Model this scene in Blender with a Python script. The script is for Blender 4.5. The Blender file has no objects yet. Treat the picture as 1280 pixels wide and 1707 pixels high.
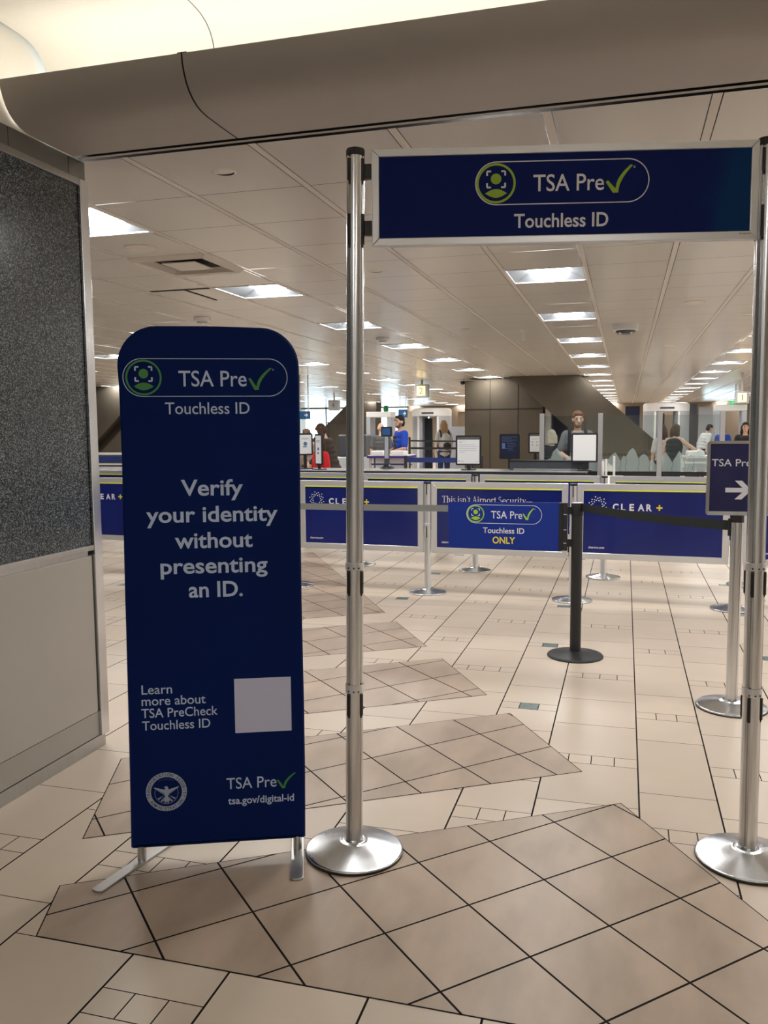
import bpy, bmesh, math, random
from mathutils import Vector, Matrix, Euler
random.seed(7)
S = bpy.context.scene
COL = S.collection
R = math.radians
PI = math.pi

# ------------------------------------------------------------------ camera
cam = bpy.data.objects.new('camera', bpy.data.cameras.new('camera'))
COL.objects.link(cam)
cam.data.sensor_fit = 'HORIZONTAL'
cam.data.sensor_width = 36.0
cam.data.lens = 1406.37 / 1280 * 36.0
cam.data.clip_start = 0.05
YAW, PIT, ROL = -.27819281, .09672503, .00735354
_cy, _sy, _cp, _sp, _cr, _sr = math.cos(YAW), math.sin(YAW), math.cos(PIT), math.sin(PIT), math.cos(ROL), math.sin(ROL)
_M = (Matrix(((_cr, _sr, 0), (-_sr, _cr, 0), (0, 0, 1))) @ Matrix(((1, 0, 0), (0, 0, -1), (0, 1, 0)))
      @ Matrix(((1, 0, 0), (0, _cp, -_sp), (0, _sp, _cp))) @ Matrix(((_cy, -_sy, 0), (_sy, _cy, 0), (0, 0, 1))))
cam.matrix_world = Matrix(((_M[0][0], -_M[1][0], -_M[2][0], 0), (_M[0][1], -_M[1][1], -_M[2][1], 0),
                           (_M[0][2], -_M[1][2], -_M[2][2], 1.54), (0, 0, 0, 1)))
S.camera = cam

# ------------------------------------------------------------------ world, exposure, light strengths
S.view_settings.view_transform = 'Standard'
S.view_settings.look = 'None'
S.view_settings.exposure = 0.0
S.view_settings.gamma = 1.0
W = bpy.data.worlds.new('world')
S.world = W
W.use_nodes = True
_bg = W.node_tree.nodes['Background']
_bg.inputs[0].default_value = (.70, .86, 1.0, 1)      # hazy daylight beyond the far windows
_bg.inputs[1].default_value = 6.0
LENS_STRENGTH = 48.0        # ceiling troffer lenses
NEAR_STRENGTH = 18.0        # added unseen lamps behind the camera, brightening the foreground
COVE_STRENGTH = 10.0        # hidden strip in the lit cove
NUMBER_STRENGTH = 2.2       # lit lane numbers

# ------------------------------------------------------------------ materials
def mat(name, col, rough=.5, metal=0.0, spec=.5, noise=None, bump=None, emit=None, island=0.0, aniso=0.0, coat=0.0):
    """noise=(scale, amount, detail, (sx,sy,sz)); bump=(scale, strength, distance)"""
    m = bpy.data.materials.new(name)
    m.use_nodes = True
    nt = m.node_tree
    b = nt.nodes['Principled BSDF']
    b.inputs['Base Color'].default_value = (*col, 1)
    b.inputs['Roughness'].default_value = rough
    b.inputs['Metallic'].default_value = metal
    b.inputs['Specular IOR Level'].default_value = spec
    if coat:
        b.inputs['Coat Weight'].default_value = coat
        b.inputs['Coat Roughness'].default_value = .08
    tc = None
    val = None
    if noise or bump:
        tc = nt.nodes.new('ShaderNodeTexCoord')
    if noise:
        mp = nt.nodes.new('ShaderNodeMapping')
        mp.inputs['Scale'].default_value = noise[3] if len(noise) > 3 else (1, 1, 1)
        nt.links.new(tc.outputs['Object'], mp.inputs[0])
        n = nt.nodes.new('ShaderNodeTexNoise')
        n.inputs['Scale'].default_value = noise[0]
        n.inputs['Detail'].default_value = noise[2] if len(noise) > 2 else 4
        nt.links.new(mp.outputs[0], n.inputs['Vector'])
        mr = nt.nodes.new('ShaderNodeMapRange')
        mr.inputs[1].default_value = .25
        mr.inputs[2].default_value = .75
        mr.inputs[3].default_value = 1 - noise[1]
        mr.inputs[4].default_value = 1 + noise[1]
        nt.links.new(n.outputs['Fac'], mr.inputs[0])
        val = mr.outputs[0]
    if island:
        g = nt.nodes.new('ShaderNodeNewGeometry')
        mr2 = nt.nodes.new('ShaderNodeMapRange')
        mr2.inputs[3].default_value = 1 - island
        mr2.inputs[4].default_value = 1 + island
        nt.links.new(g.outputs['Random Per Island'], mr2.inputs[0])
        if val is None:
            val = mr2.outputs[0]
        else:
            mm = nt.nodes.new('ShaderNodeMath')
            mm.operation = 'MULTIPLY'
            nt.links.new(val, mm.inputs[0])
            nt.links.new(mr2.outputs[0], mm.inputs[1])
            val = mm.outputs[0]
    if val is not None:
        vm = nt.nodes.new('ShaderNodeVectorMath')
        vm.operation = 'SCALE'
        vm.inputs[0].default_value = col
        nt.links.new(val, vm.inputs['Scale'])
        nt.links.new(vm.outputs[0], b.inputs['Base Color'])
    if bump:
        n2 = nt.nodes.new('ShaderNodeTexNoise')
        n2.inputs['Scale'].default_value = bump[0]
        n2.inputs['Detail'].default_value = 3
        nt.links.new(tc.outputs['Object'], n2.inputs['Vector'])
        bp = nt.nodes.new('ShaderNodeBump')
        bp.inputs['Strength'].default_value = bump[1]
        bp.inputs['Distance'].default_value = bump[2]
        nt.links.new(n2.outputs['Fac'], bp.inputs['Height'])
        nt.links.new(bp.outputs[0], b.inputs['Normal'])
    if aniso:
        b.inputs['Anisotropic'].default_value = aniso
    if emit:
        b.inputs['Emission Color'].default_value = (*emit[0], 1)
        b.inputs['Emission Strength'].default_value = emit[1]
    return m

def granite_mat():
    m = bpy.data.materials.new('dark_granite')
    m.use_nodes = True
    nt = m.node_tree
    b = nt.nodes['Principled BSDF']
    b.inputs['Roughness'].default_value = .22
    tc = nt.nodes.new('ShaderNodeTexCoord')
    v = nt.nodes.new('ShaderNodeTexVoronoi')
    v.inputs['Scale'].default_value = 300
    nt.links.new(tc.outputs['Object'], v.inputs['Vector'])
    sep = nt.nodes.new('ShaderNodeSeparateColor')
    nt.links.new(v.outputs['Color'], sep.inputs[0])
    r = nt.nodes.new('ShaderNodeValToRGB')
    e = r.color_ramp.elements
    e[0].position, e[0].color = .30, (.014, .018, .021, 1)
    e[1].position, e[1].color = 1.0, (.31, .355, .38, 1)
    x = e.new(.72)
    x.color = (.074, .092, .103, 1)
    nt.links.new(sep.outputs[0], r.inputs[0])
    nt.links.new(r.outputs[0], b.inputs['Base Color'])
    return m

def glass_mat(name, tint, gloss=.08):
    m = bpy.data.materials.new(name)
    m.use_nodes = True
    nt = m.node_tree
    for n in list(nt.nodes):
        nt.nodes.remove(n)
    out = nt.nodes.new('ShaderNodeOutputMaterial')
    mix = nt.nodes.new('ShaderNodeMixShader')
    tr = nt.nodes.new('ShaderNodeBsdfTransparent')
    tr.inputs[0].default_value = (*tint, 1)
    gl = nt.nodes.new('ShaderNodeBsdfGlossy')
    gl.inputs['Roughness'].default_value = .03
    lw = nt.nodes.new('ShaderNodeLayerWeight')
    lw.inputs[0].default_value = .15
    ml = nt.nodes.new('ShaderNodeMath')
    ml.operation = 'ADD'
    ml.inputs[1].default_value = gloss - .04
    nt.links.new(lw.outputs['Fresnel'], ml.inputs[0])
    nt.links.new(ml.outputs[0], mix.inputs[0])
    nt.links.new(tr.outputs[0], mix.inputs[1])
    nt.links.new(gl.outputs[0], mix.inputs[2])
    nt.links.new(mix.outputs[0], out.inputs[0])
    return m

def frosted_mat(name, col, amount):
    m = bpy.data.materials.new(name)
    m.use_nodes = True
    nt = m.node_tree
    b = nt.nodes['Principled BSDF']
    b.inputs['Base Color'].default_value = (*col, 1)
    b.inputs['Roughness'].default_value = .6
    b.inputs['Alpha'].default_value = amount
    return m

M = {}
M['tile'] = mat('pale_stone_tile', (.60, .505, .41), .34, noise=(1.7, .07, 4), island=.05, spec=.45)
M['tile_dark'] = mat('tan_stone_tile', (.43, .335, .26), .36, noise=(3.0, .20, 7, (1.9, .8, 1)), island=.07, spec=.45)
M['teal'] = mat('teal_glass_tile', (.12, .17, .16), .3, noise=(30, .25, 3))
M['grout'] = mat('dark_grout', (.013, .010, .009), .85, spec=.1)
M['ceil'] = mat('ceiling_panel', (.565, .535, .49), .25, spec=.55, noise=(.6, .02, 2), island=.02)
M['rail'] = mat('ceiling_rail', (.64, .59, .53), .4)
M['dark'] = mat('dark_void', (.01, .01, .011), .8)
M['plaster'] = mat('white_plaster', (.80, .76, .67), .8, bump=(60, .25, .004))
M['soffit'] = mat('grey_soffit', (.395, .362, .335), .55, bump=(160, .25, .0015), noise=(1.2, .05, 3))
M['steel'] = mat('brushed_steel', (.72, .735, .755), .21, metal=.95, noise=(40, .05, 2, (1, 1, .02)))
M['steel_trim'] = mat('satin_steel_trim', (.48, .48, .47), .33, metal=1.0, noise=(30, .05, 2, (1, 1, .04)))
M['base'] = mat('spun_steel', (.60, .615, .63), .22, metal=1.0, aniso=.9)
M['alu'] = mat('satin_aluminium', (.72, .725, .735), .33, metal=.6)
M['alu_dull'] = mat('matt_aluminium', (.47, .47, .475), .5, metal=.55)
M['granite'] = granite_mat()
M['laminate'] = mat('beige_laminate', (.44, .415, .37), .45, bump=(220, .35, .001), noise=(2, .03, 3))
M['kick'] = mat('kick_laminate', (.37, .345, .305), .5, bump=(220, .2, .001))
M['black'] = mat('black_plastic', (.012, .012, .014), .42)
M['black_metal'] = mat('black_powder_coat', (.016, .017, .019), .5, bump=(300, .1, .0005))
M['belt_black'] = mat('black_webbing', (.010, .014, .016), .75)
M['belt_grey'] = mat('grey_webbing', (.22, .23, .23), .7)
M['belt_blue'] = mat('blue_webbing', (.01, .03, .16), .7)
M['banner'] = mat('navy_fabric', (.001, .0120, .095), .75, spec=.12, noise=(1.6, .10, 3), bump=(5, .10, .01))
M['header'] = mat('navy_print', (.0035, .012, .105), .6, spec=.12, noise=(1.3, .06, 2))
M['royal'] = mat('royal_print', (.008, .032, .27), .4, spec=.35)
M['indigo'] = mat('indigo_print', (.009, .018, .155), .16, spec=.4, noise=(1.8, .18, 2))
M['navy_dark'] = mat('dark_navy_print', (.008, .009, .075), .35)
M['white_ink'] = mat('white_print', (.74, .74, .80), .55)
M['grey_ink'] = mat('grey_print', (.50, .60, .82), .6)
M['silver_ink'] = mat('silver_print', (.33, .39, .50), .6)
M['green_ink'] = mat('green_print', (.30, .46, .03), .55)
M['green_dim'] = mat('green_fabric_print', (.05, .24, .05), .6)
M['lime_ink'] = mat('bright_lime_print', (.36, .62, .05), .5)
M['yellow_ink'] = mat('yellow_print', (.85, .68, .03), .5)
M['lime'] = mat('lime_edge', (.72, .76, .03), .45)
M['qr_white'] = mat('white_patch', (.58, .60, .80), .6)
M['concrete'] = mat('shaded_concrete', (.070, .055, .036), .75, noise=(.9, .22, 5), bump=(12, .15, .01))  # darker concrete copy; shade of recess and stair underside put into the colour
M['concrete_lit'] = mat('lit_concrete', (.090, .075, .056), .75, noise=(.8, .18, 5))  # lit copy of the concrete; the light is put into the colour
M['tan_wall'] = mat('tan_wall_panel', (.25, .19, .135), .6, noise=(.5, .08, 2))
M['cream_wall'] = mat('cream_wall_panel', (.62, .56, .46), .6)
M['pale_wall'] = mat('pale_wall', (.70, .70, .69), .6)
M['white'] = mat('white_plastic', (.78, .78, .78), .4)
M['grey_machine'] = mat('grey_machine_shell', (.40, .42, .46), .35)
M['dark_machine'] = mat('dark_machine_panel', (.05, .055, .07), .4)
M['dark_blue'] = mat('dark_blue_panel', (.006, .010, .045), .3)
M['counter_top'] = mat('grey_counter_top', (.20, .205, .215), .35)
M['purple'] = mat('purple_edge', (.05, .02, .22), .5)
M['paper'] = mat('white_paper', (.80, .81, .82), .6)
M['paper_grey'] = mat('grey_print_band', (.10, .10, .10), .6)
M['paper_ink'] = mat('grey_text_print', (.45, .46, .50), .6)
M['blue_ink'] = mat('pale_blue_print', (.10, .17, .35), .6)
M['glass'] = glass_mat('clear_glass', (.86, .90, .89))
M['frost'] = frosted_mat('frosted_film', (.47, .60, .59), .50)
M['skin'] = mat('skin', (.55, .33, .24), .55)
M['skin_pale'] = mat('pale_skin', (.62, .42, .33), .55)
M['lens'] = mat('lit_diffuser', (.9, .9, .9), .5, emit=((1.0, .985, .955), LENS_STRENGTH))
M['added_lamp_lens'] = mat('added_lamp_diffuser', (.9, .9, .9), .5, emit=((1.0, .97, .93), NEAR_STRENGTH))  # glowing face of the added lamps behind the camera
M['reflector'] = mat('perforated_reflector', (.10, .108, .118), .5)
M['cove_lamp'] = mat('warm_cove_lamp', (.9, .9, .9), .5, emit=((1.0, .98, .925), COVE_STRENGTH))
M['number_lit'] = mat('lit_number_face', (.9, .7, .3), .5, emit=((1.0, .70, .26), NUMBER_STRENGTH))
M['exit_lit'] = mat('lit_green_face', (.02, .3, .1), .5, emit=((.02, .45, .14), 1.2))
M['screen'] = mat('dim_screen', (.02, .05, .12), .2, emit=((.05, .15, .40), .3))
def cloth(name, c):
    k = 'cloth_' + name
    if k not in M:
        M[k] = mat(name + '_cloth', c, .85, bump=(55, .10, .0015))
    return M[k]

# ------------------------------------------------------------------ mesh helper
class MB:
    def __init__(self):
        self.v, self.f, self.mi = [], [], []
    def add(self, verts, faces, mi=0, mtx=None):
        o = len(self.v)
        if mtx is not None:
            verts = [mtx @ Vector(p) for p in verts]
        self.v += [tuple(p) for p in verts]
        self.f += [tuple(i + o for i in fc) for fc in faces]
        self.mi += [mi] * len(faces)
        return self
    def box(self, x0, x1, y0, y1, z0, z1, mi=0, mtx=None):
        v = [(x0, y0, z0), (x1, y0, z0), (x1, y1, z0), (x0, y1, z0), (x0, y0, z1), (x1, y0, z1), (x1, y1, z1), (x0, y1, z1)]
        return self.add(v, [(0, 3, 2, 1), (4, 5, 6, 7), (0, 1, 5, 4), (1, 2, 6, 5), (2, 3, 7, 6), (3, 0, 4, 7)], mi, mtx)
    def poly(self, pts, mi=0, mtx=None):
        return self.add(pts, [tuple(range(len(pts)))], mi, mtx)
    def prism(self, uv, y0, y1, mi=0, mtx=None):
        """outline in the x-z plane, extruded from y0 (front) to y1"""
        n = len(uv)
        v = [(u, y0, w) for u, w in uv] + [(u, y1, w) for u, w in uv]
        f = [tuple(range(n)), tuple(range(2 * n - 1, n - 1, -1))]
        f += [(i, i + n, (i + 1) % n + n, (i + 1) % n) for i in range(n)]
        return self.add(v, f, mi, mtx)
    def prism_z(self, xy, z0, z1, mi=0, mtx=None):
        n = len(xy)
        v = [(x, y, z0) for x, y in xy] + [(x, y, z1) for x, y in xy]
        f = [tuple(range(n - 1, -1, -1)), tuple(range(n, 2 * n))]
        f += [(i, (i + 1) % n, (i + 1) % n + n, i + n) for i in range(n)]
        return self.add(v, f, mi, mtx)
    def lathe(self, prof, seg=48, mi=0, mtx=None, cap=True):
        v, f = [], []
        for r, z in prof:
            for k in range(seg):
                a = 2 * PI * k / seg
                v.append((r * math.cos(a), r * math.sin(a), z))
        for i in range(len(prof) - 1):
            for k in range(seg):
                k2 = (k + 1) % seg
                f.append((i * seg + k, i * seg + k2, (i + 1) * seg + k2, (i + 1) * seg + k))
        if cap:
            f.append(tuple(range(seg - 1, -1, -1)))
            f.append(tuple((len(prof) - 1) * seg + k for k in range(seg)))
        return self.add(v, f, mi, mtx)
    def capsule(self, a, b, ra, rb, seg=12, rings=4, mi=0):
        a, b = Vector(a), Vector(b)
        d = b - a
        L = d.length
        q = d.to_track_quat('Z', 'Y').to_matrix().to_4x4() if L > 1e-6 else Matrix()
        prof = []
        for i in range(rings + 1):
            t = PI / 2 * (1 - i / rings)
            prof.append((max(ra * math.cos(t), 1e-4), -ra * math.sin(t)))
        for i in range(rings + 1):
            t = PI / 2 * i / rings
            prof.append((max(rb * math.cos(t), 1e-4), L + rb * math.sin(t)))
        return self.lathe(prof, seg, mi, Matrix.Translation(a) @ q)
    def ell(self, c, r, rot=(0, 0, 0), seg=16, rings=10, mi=0):
        prof = [(max(math.sin(PI * i / rings), 1e-4), -math.cos(PI * i / rings)) for i in range(rings + 1)]
        mtx = Matrix.Translation(Vector(c)) @ Euler(rot).to_matrix().to_4x4() @ Matrix.Diagonal((*r, 1))
        return self.lathe(prof, seg, mi, mtx)
    def tube(self, pts, r, seg=8, mi=0):
        for a, b in zip(pts[:-1], pts[1:]):
            self.capsule(a, b, r, r, seg, 2, mi)
        return self
    def build(self, name, mats, parent=None, smooth=False, bevel=0.0, seg=2):
        me = bpy.data.meshes.new(name)
        me.from_pydata(self.v, [], self.f)
        if not isinstance(mats, (list, tuple)):
            mats = [mats]
        for m_ in mats:
            me.materials.append(m_)
        if len(mats) > 1:
            me.polygons.foreach_set('material_index', self.mi)
        if smooth:
            me.polygons.foreach_set('use_smooth', [True] * len(me.polygons))
        me.update()
        if smooth and smooth != 'all':
            me.set_sharp_from_angle(angle=R(35))
        o = bpy.data.objects.new(name, me)
        COL.objects.link(o)
        if parent is not None:
            o.parent = parent
        if bevel:
            bv = o.modifiers.new('bevel', 'BEVEL')
            bv.width = bevel
            bv.segments = seg
            bv.limit_method = 'ANGLE'
        return o

def thing(name, label, cat, loc=(0, 0, 0), rz=0.0, group=None):
    o = bpy.data.objects.new(name, None)
    COL.objects.link(o)
    o.location = loc
    o.rotation_euler = (0, 0, rz)
    o.empty_display_size = .1
    o['label'] = label
    o['category'] = cat
    if group:
        o['group'] = group
    return o
def tag(o, label, cat, group=None):
    o['label'] = label
    o['category'] = cat
    if group:
        o['group'] = group
    return o
def struct(o):
    o['kind'] = 'structure'
    return o
def dup(root, loc=None, rz=None, label=None):
    def cp(o, parent):
        c = o.copy()
        COL.objects.link(c)
        c.parent = parent
        for ch in o.children:
            cp(ch, c)
        return c
    c = cp(root, None)
    if loc is not None:
        c.location = loc
    if rz is not None:
        c.rotation_euler = (0, 0, rz)
    if label:
        c['label'] = label
    return c

# ------------------------------------------------------------------ lettering on signs (flat print, u = x, v = z, facing -y)
_glyph = {}
def text_mesh(s, bold=0.0):
    k = (s, bold)
    if k not in _glyph:
        c = bpy.data.curves.new('t', 'FONT')
        c.body = s
        c.offset = bold
        c.resolution_u = 4
        o = bpy.data.objects.new('t', c)
        me = bpy.data.meshes.new_from_object(o)
        vs = [(v.co.x, v.co.y) for v in me.vertices]
        fs = [tuple(p.vertices) for p in me.polygons]
        bpy.data.objects.remove(o)
        bpy.data.curves.remove(c)
        bpy.data.meshes.remove(me)
        _glyph[k] = (vs, fs)
    return _glyph[k]
CAPH = .682
def put_text(mb, s, l, r, base, cap, y, bold=0.0, mi=0, slant=0.0):
    vs, fs = text_mesh(s, bold)
    x0, x1 = min(v[0] for v in vs), max(v[0] for v in vs)
    sx = (r - l) / (x1 - x0)
    sz = cap / CAPH
    mb.add([(l + (x - x0) * sx, y, base + z * sz + slant * (x - x0) * sx) for x, z in vs], fs, mi)
def disc_pts(cx, cz, r, n=40, a0=0, a1=360):
    return [(cx + r * math.cos(R(a0 + (a1 - a0) * i / n)), cz + r * math.sin(R(a0 + (a1 - a0) * i / n))) for i in range(n + (0 if a1 - a0 == 360 else 1))]
def put_poly(mb, uv, y, mi=0):
    mb.add([(u, y, w) for u, w in uv], [tuple(range(len(uv)))], mi)
def put_band(mb, uv, w, y, mi=0, closed=True):
    """a line of width w along the outline uv"""
    n = len(uv)
    ins, outs = [], []
    for i in range(n):
        p = Vector(uv[i])
        a = Vector(uv[i - 1]) if (closed or i) else p
        b = Vector(uv[(i + 1) % n]) if (closed or i < n - 1) else p
        t = (b - a).normalized()
        nn = Vector((-t.y, t.x)) * w / 2
        ins.append(p + nn)
        outs.append(p - nn)
    v = [(p.x, y, p.y) for p in ins] + [(p.x, y, p.y) for p in outs]
    f = [(i, (i + 1) % n, (i + 1) % n + n, i + n) for i in range(n if closed else n - 1)]
    mb.add(v, f, mi)
def check_mark(mb, l, mid, b, r, t, y, mi=0):
    """tick: l = left end (u,v), (mid,b) = bottom, (r,t) = upper tip"""
    h = t - b
    pts = [(l[0], l[1]), (l[0] + .085 * h, l[1] + .055 * h)]
    pts += [(mid + .005 * h, b + .17 * h)]
    for i in range(9):
        q = i / 8
        pts.append((mid + .03 * h + (r - mid - .03 * h) * (q ** 1.6), b + .19 * h + (h * .81) * q ** .86))
    pts.append((r + .075 * h, t - .03 * h))
    for i in range(9):
        q = 1 - i / 8
        pts.append((mid + .12 * h + (r + .06 * h - mid - .12 * h) * (q ** 1.7), b + .01 * h + (h * .94) * q ** .92))
    pts.append((mid - .07 * h, b))
    put_poly(mb, pts, y, mi)
def id_logo(parent, y, L, Rr, T, B, circ, tl, tr, tbase, tcap, ckl, ckb, ckt, inks, lw):
    """rounded outline, face-scan roundel, words and tick; inks = (white, green)"""
    white, green = MB(), MB()
    rad = (T - B) / 2
    cz = (T + B) / 2
    out = disc_pts(L + rad, cz, rad, 24, 90, 270) + disc_pts(Rr - rad, cz, rad, 24, -90, 90)
    put_band(white, out, lw, y)
    cr = rad * .94
    put_band(green, disc_pts(circ, cz, cr - lw * 1.1, 48), lw * 2.4, y - .0004)
    put_poly(green, disc_pts(circ, cz + cr * .22, cr * .27, 28), y - .0004)
    sh = [(circ - cr * .56 + cr * 1.12 * i / 12, cz - cr * .50 + cr * .22 * math.sin(PI * i / 12)) for i in range(13)]
    sh += [(circ + cr * .56 - cr * 1.12 * i / 12, cz - cr * .50 - cr * .22 * math.sin(PI * i / 12)) for i in range(1, 12)]
    put_poly(green, sh, y - .0004)
    for sx in (-1, 1):
        for sz in (-1, 1):
            cx, cv = circ + sx * cr * .46, cz + cr * .20 + sz * cr * .40
            w = cr * .045
            put_poly(white, [(cx, cv + sz * w), (cx - sx * cr * .2, cv + sz * w), (cx - sx * cr * .2, cv - sz * w), (cx, cv - sz * w)][::(1 if sx * sz > 0 else -1)], y - .0006)
            put_poly(white, [(cx - w, cv), (cx + w, cv), (cx + w, cv - sz * cr * .22), (cx - w, cv - sz * cr * .22)], y - .0006)
    put_text(white, 'TSA Pre', tl, tr, tbase, tcap, y, .006)
    check_mark(green, ckl, ckb[0], ckb[1], ckt[0], ckt[1], y)
    hh = ckt[1] - ckb[1]
    put_band(white, disc_pts(ckt[0] + .13 * hh, ckt[1] - .09 * hh, .030 * hh, 12), .012 * hh, y)
    white.build('lettering', inks[0], parent)
    green.build('logo', inks[1], parent)

# ------------------------------------------------------------------ floor: pale tile rows with tan wedges set at 45 degrees
def clip(poly, a, b):
    """keep the part of poly to the left of a->b"""
    res = []
    n = len(poly)
    def side(p):
        return (b[0] - a[0]) * (p[1] - a[1]) - (b[1] - a[1]) * (p[0] - a[0])
    for i in range(n):
        p, q = poly[i], poly[(i + 1) % n]
        sp, sq = side(p), side(q)
        if sp >= 0:
            res.append(p)
        if (sp > 0 > sq) or (sp < 0 < sq):
            t = sp / (sp - sq)
            res.append((p[0] + (q[0] - p[0]) * t, p[1] + (q[1] - p[1]) * t))
    return res
def clip_to(poly, shape):
    for i in range(len(shape)):
        poly = clip(poly, shape[i], shape[(i + 1) % len(shape)])
        if len(poly) < 3:
            return []
    return poly
def shrink(shape, d):
    n = len(shape)
    res = []
    for i in range(n):
        a, p, b = (Vector(shape[i - 1]), Vector(shape[i]), Vector(shape[(i + 1) % n]))
        t1, t2 = (p - a).normalized(), (b - p).normalized()
        n1, n2 = Vector((-t1.y, t1.x)), Vector((-t2.y, t2.x))
        bis = (n1 + n2)
        bis = bis / max(bis.length_squared, 1e-6) * 2
        res.append(tuple(p + bis * d))
    return res
fl = MB()
FX0, FX1, FY0, FY1 = -17.5, 9.0, -5.0, 45.0
fl.poly([(FX0, FY0, -.0015), (FX1, FY0, -.0015), (FX1, FY1, -.0015), (FX0, FY1, -.0015)], 0)
G, GY = .0034, .0018
def ftile(x0, x1, y0, y1, mi, ga=G, gb=G):
    fl.poly([(x0 + ga, y0 + GY, 0), (x1 - gb, y0 + GY, 0), (x1 - gb, y1 - GY, 0), (x0 + ga, y1 - GY, 0)], mi)
TX0, TX1, TY0, TY1 = -11.56, 5.9, -1.0, 24.0
PITCH, NARROW, PER = .7276, .3125, 1.384
for k in range(-15, 9):
    xa = -.644 + PITCH * k
    if xa < TX0 - .01 or xa > TX1:
        continue
    xm, xb = xa + NARROW, xa + PITCH
    for j in range(-3, 18):
        y = 1.806 + PER * j
        if TY0 < y < TY1:
            for q in range(3):
                ftile(xa + NARROW * q / 3, xa + NARROW * (q + 1) / 3, y, y + .105, 3 if (q == 1 and k % 2 == 0 and j > 1) else 1, G if q == 0 else .0022, G if q == 2 else .0022)
            ftile(xa, xm, y + .105, y + .425, 1)
            ftile(xa, xm, y + .425, y + 1.062, 1)
            ftile(xa, xm, y + 1.062, y + PER, 1)
        y = 2.49 - PER + PER * j
        if TY0 < y < TY1:
            for q in range(4):
                w = (PITCH - NARROW) / 4
                ftile(xm + w * q, xm + w * (q + 1), y, y + .105, 1, G if q == 0 else .0022, G if q == 3 else .0022)
            for q in range(3):
                h = (PER - .105) / 3
                ftile(xm, xb, y + .105 + h * q, y + .105 + h * (q + 1), 1)
for (x0, x1, y0, y1) in ((FX0, TX0 - .012, FY0, FY1), (5.92, FX1, FY0, FY1), (TX0, 5.9, FY0, -1.3), (TX0, 5.9, 25.2, FY1)):
    fl.poly([(x0, y0, 0), (x1, y0, 0), (x1, y1, 0), (x0, y1, 0)], 1)
WEDGES = [[(-1.712, 2.0625), (.869, 2.0625), (.012, 3.488), (-1.829, 2.333)],
          [(-1.957, 2.638), (-.156, 3.775), (-.575, 4.484), (-2.268, 3.373)]]
for i, L in ((1, 1.62), (2, 1.62)):
    dx, dy = -.588 * i, .991 * i
    tip, apex = (-.156 + dx, 3.775 + dy), (-.575 + dx, 4.484 + dy)
    u = (.843 * L, .538 * L)
    WEDGES.append([(tip[0] - u[0], tip[1] - u[1]), tip, apex, (apex[0] - u[0], apex[1] - u[1])])
WEDGES.append([(-3.19, 5.945), (-1.924, 6.76), (-3.80, 9.98), (-4.9, 9.2)])
for wd in WEDGES:
    fl.poly([(x, y, .0006) for x, y in wd], 0)
    inner = shrink(wd, .0045)
    sp = .4418
    for i in range(-30, 30):
        for j in range(-30, 30):
            # grid lines x + y = a, y - x = b
            a0, b0 = 2.120 + sp * i + .005, 2.156 + sp * j + .005
            a1, b1 = a0 + sp - .010, b0 + sp - .010
            sq = [((a - b) / 2, (a + b) / 2) for a, b in ((a0, b0), (a1, b0), (a1, b1), (a0, b1))]
            if all(abs(p[0] - wd[0][0]) > 4.5 or abs(p[1] - wd[0][1]) > 4.5 for p in sq):
                continue
            ar = sum(sq[q][0] * sq[(q + 1) % 4][1] - sq[(q + 1) % 4][0] * sq[q][1] for q in range(4))
            if ar < 0:
                sq = sq[::-1]
            pc = clip_to(sq, inner)
            if len(pc) >= 3:
                fl.poly([(x, y, .0012) for x, y in pc], 2)
struct(fl.build('floor', [M['grout'], M['tile'], M['tile_dark'], M['teal']]))

# ------------------------------------------------------------------ main ceiling: square panels on a 0.635 x 0.658 grid
CZ = 2.79
CXP, CX0, CYP, CY0 = .6353, -.3254, .658, 4.189
LIGHT_COLS = range(-5, 4)
LIGHT_ROWS = range(0, 16)
holes = set()
for c in LIGHT_COLS:
    for r_ in LIGHT_ROWS:
        holes.add((4 * c - 1, 4 * r_))
VENT = (-5, 2)
holes.add(VENT)
HATCH = (-6, 4)
ce = MB()
for i in range(-27, 15):
    x0 = CX0 + CXP * i
    for j in range(-1, 62):
        y0 = CY0 + CYP * j
        if (i, j) in holes:
            continue
        ya = 3.522 if j == -1 else y0
        ce.poly([(x0 + .022, ya + .003, CZ), (x0 + .022, y0 + CYP - .003, CZ), (x0 + CXP - .022, y0 + CYP - .003, CZ), (x0 + CXP - .022, ya + .003, CZ)], 0)
    ce.poly([(x0 - .018, 3.522, CZ), (x0 - .018, 44.9, CZ), (x0 + .018, 44.9, CZ), (x0 + .018, 3.522, CZ)], 1)
ce.poly([(FX0, 3.4, CZ + .16), (FX0, FY1, CZ + .16), (FX1, FY1, CZ + .16), (FX1, 3.4, CZ + .16)], 2)
struct(ce.build('ceiling', [M['ceil'], M['rail'], M['dark']]))

# curved soffit with two dark slots, and the lit white vault above it
def sweep(prof, x0, x1, mb, mi=0):
    v = [(x0, y, z) for y, z in prof] + [(x1, y, z) for y, z in prof]
    n = len(prof)
    mb.add(v, [(i, i + 1, i + 1 + n, i + n) for i in range(n - 1)], mi)
SOF = [(3.442, CZ), (3.29, 2.787), (3.17, 2.787), (3.12, 2.791), (3.085, 2.799), (3.055, 2.813), (3.027, 2.833), (3.007, 2.856), (2.992, 2.884), (2.981, 2.914), (2.976, 2.95),
       (2.982, 2.953), (2.99, 2.95), (3.0, 2.90), (3.03, 2.86), (3.08, 2.83), (3.26, 2.83)]
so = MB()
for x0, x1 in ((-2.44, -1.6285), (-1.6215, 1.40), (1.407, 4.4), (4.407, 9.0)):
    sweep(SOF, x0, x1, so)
sweep([(3.470, CZ), (3.494, CZ)], -2.44, 9.0, so)
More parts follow.
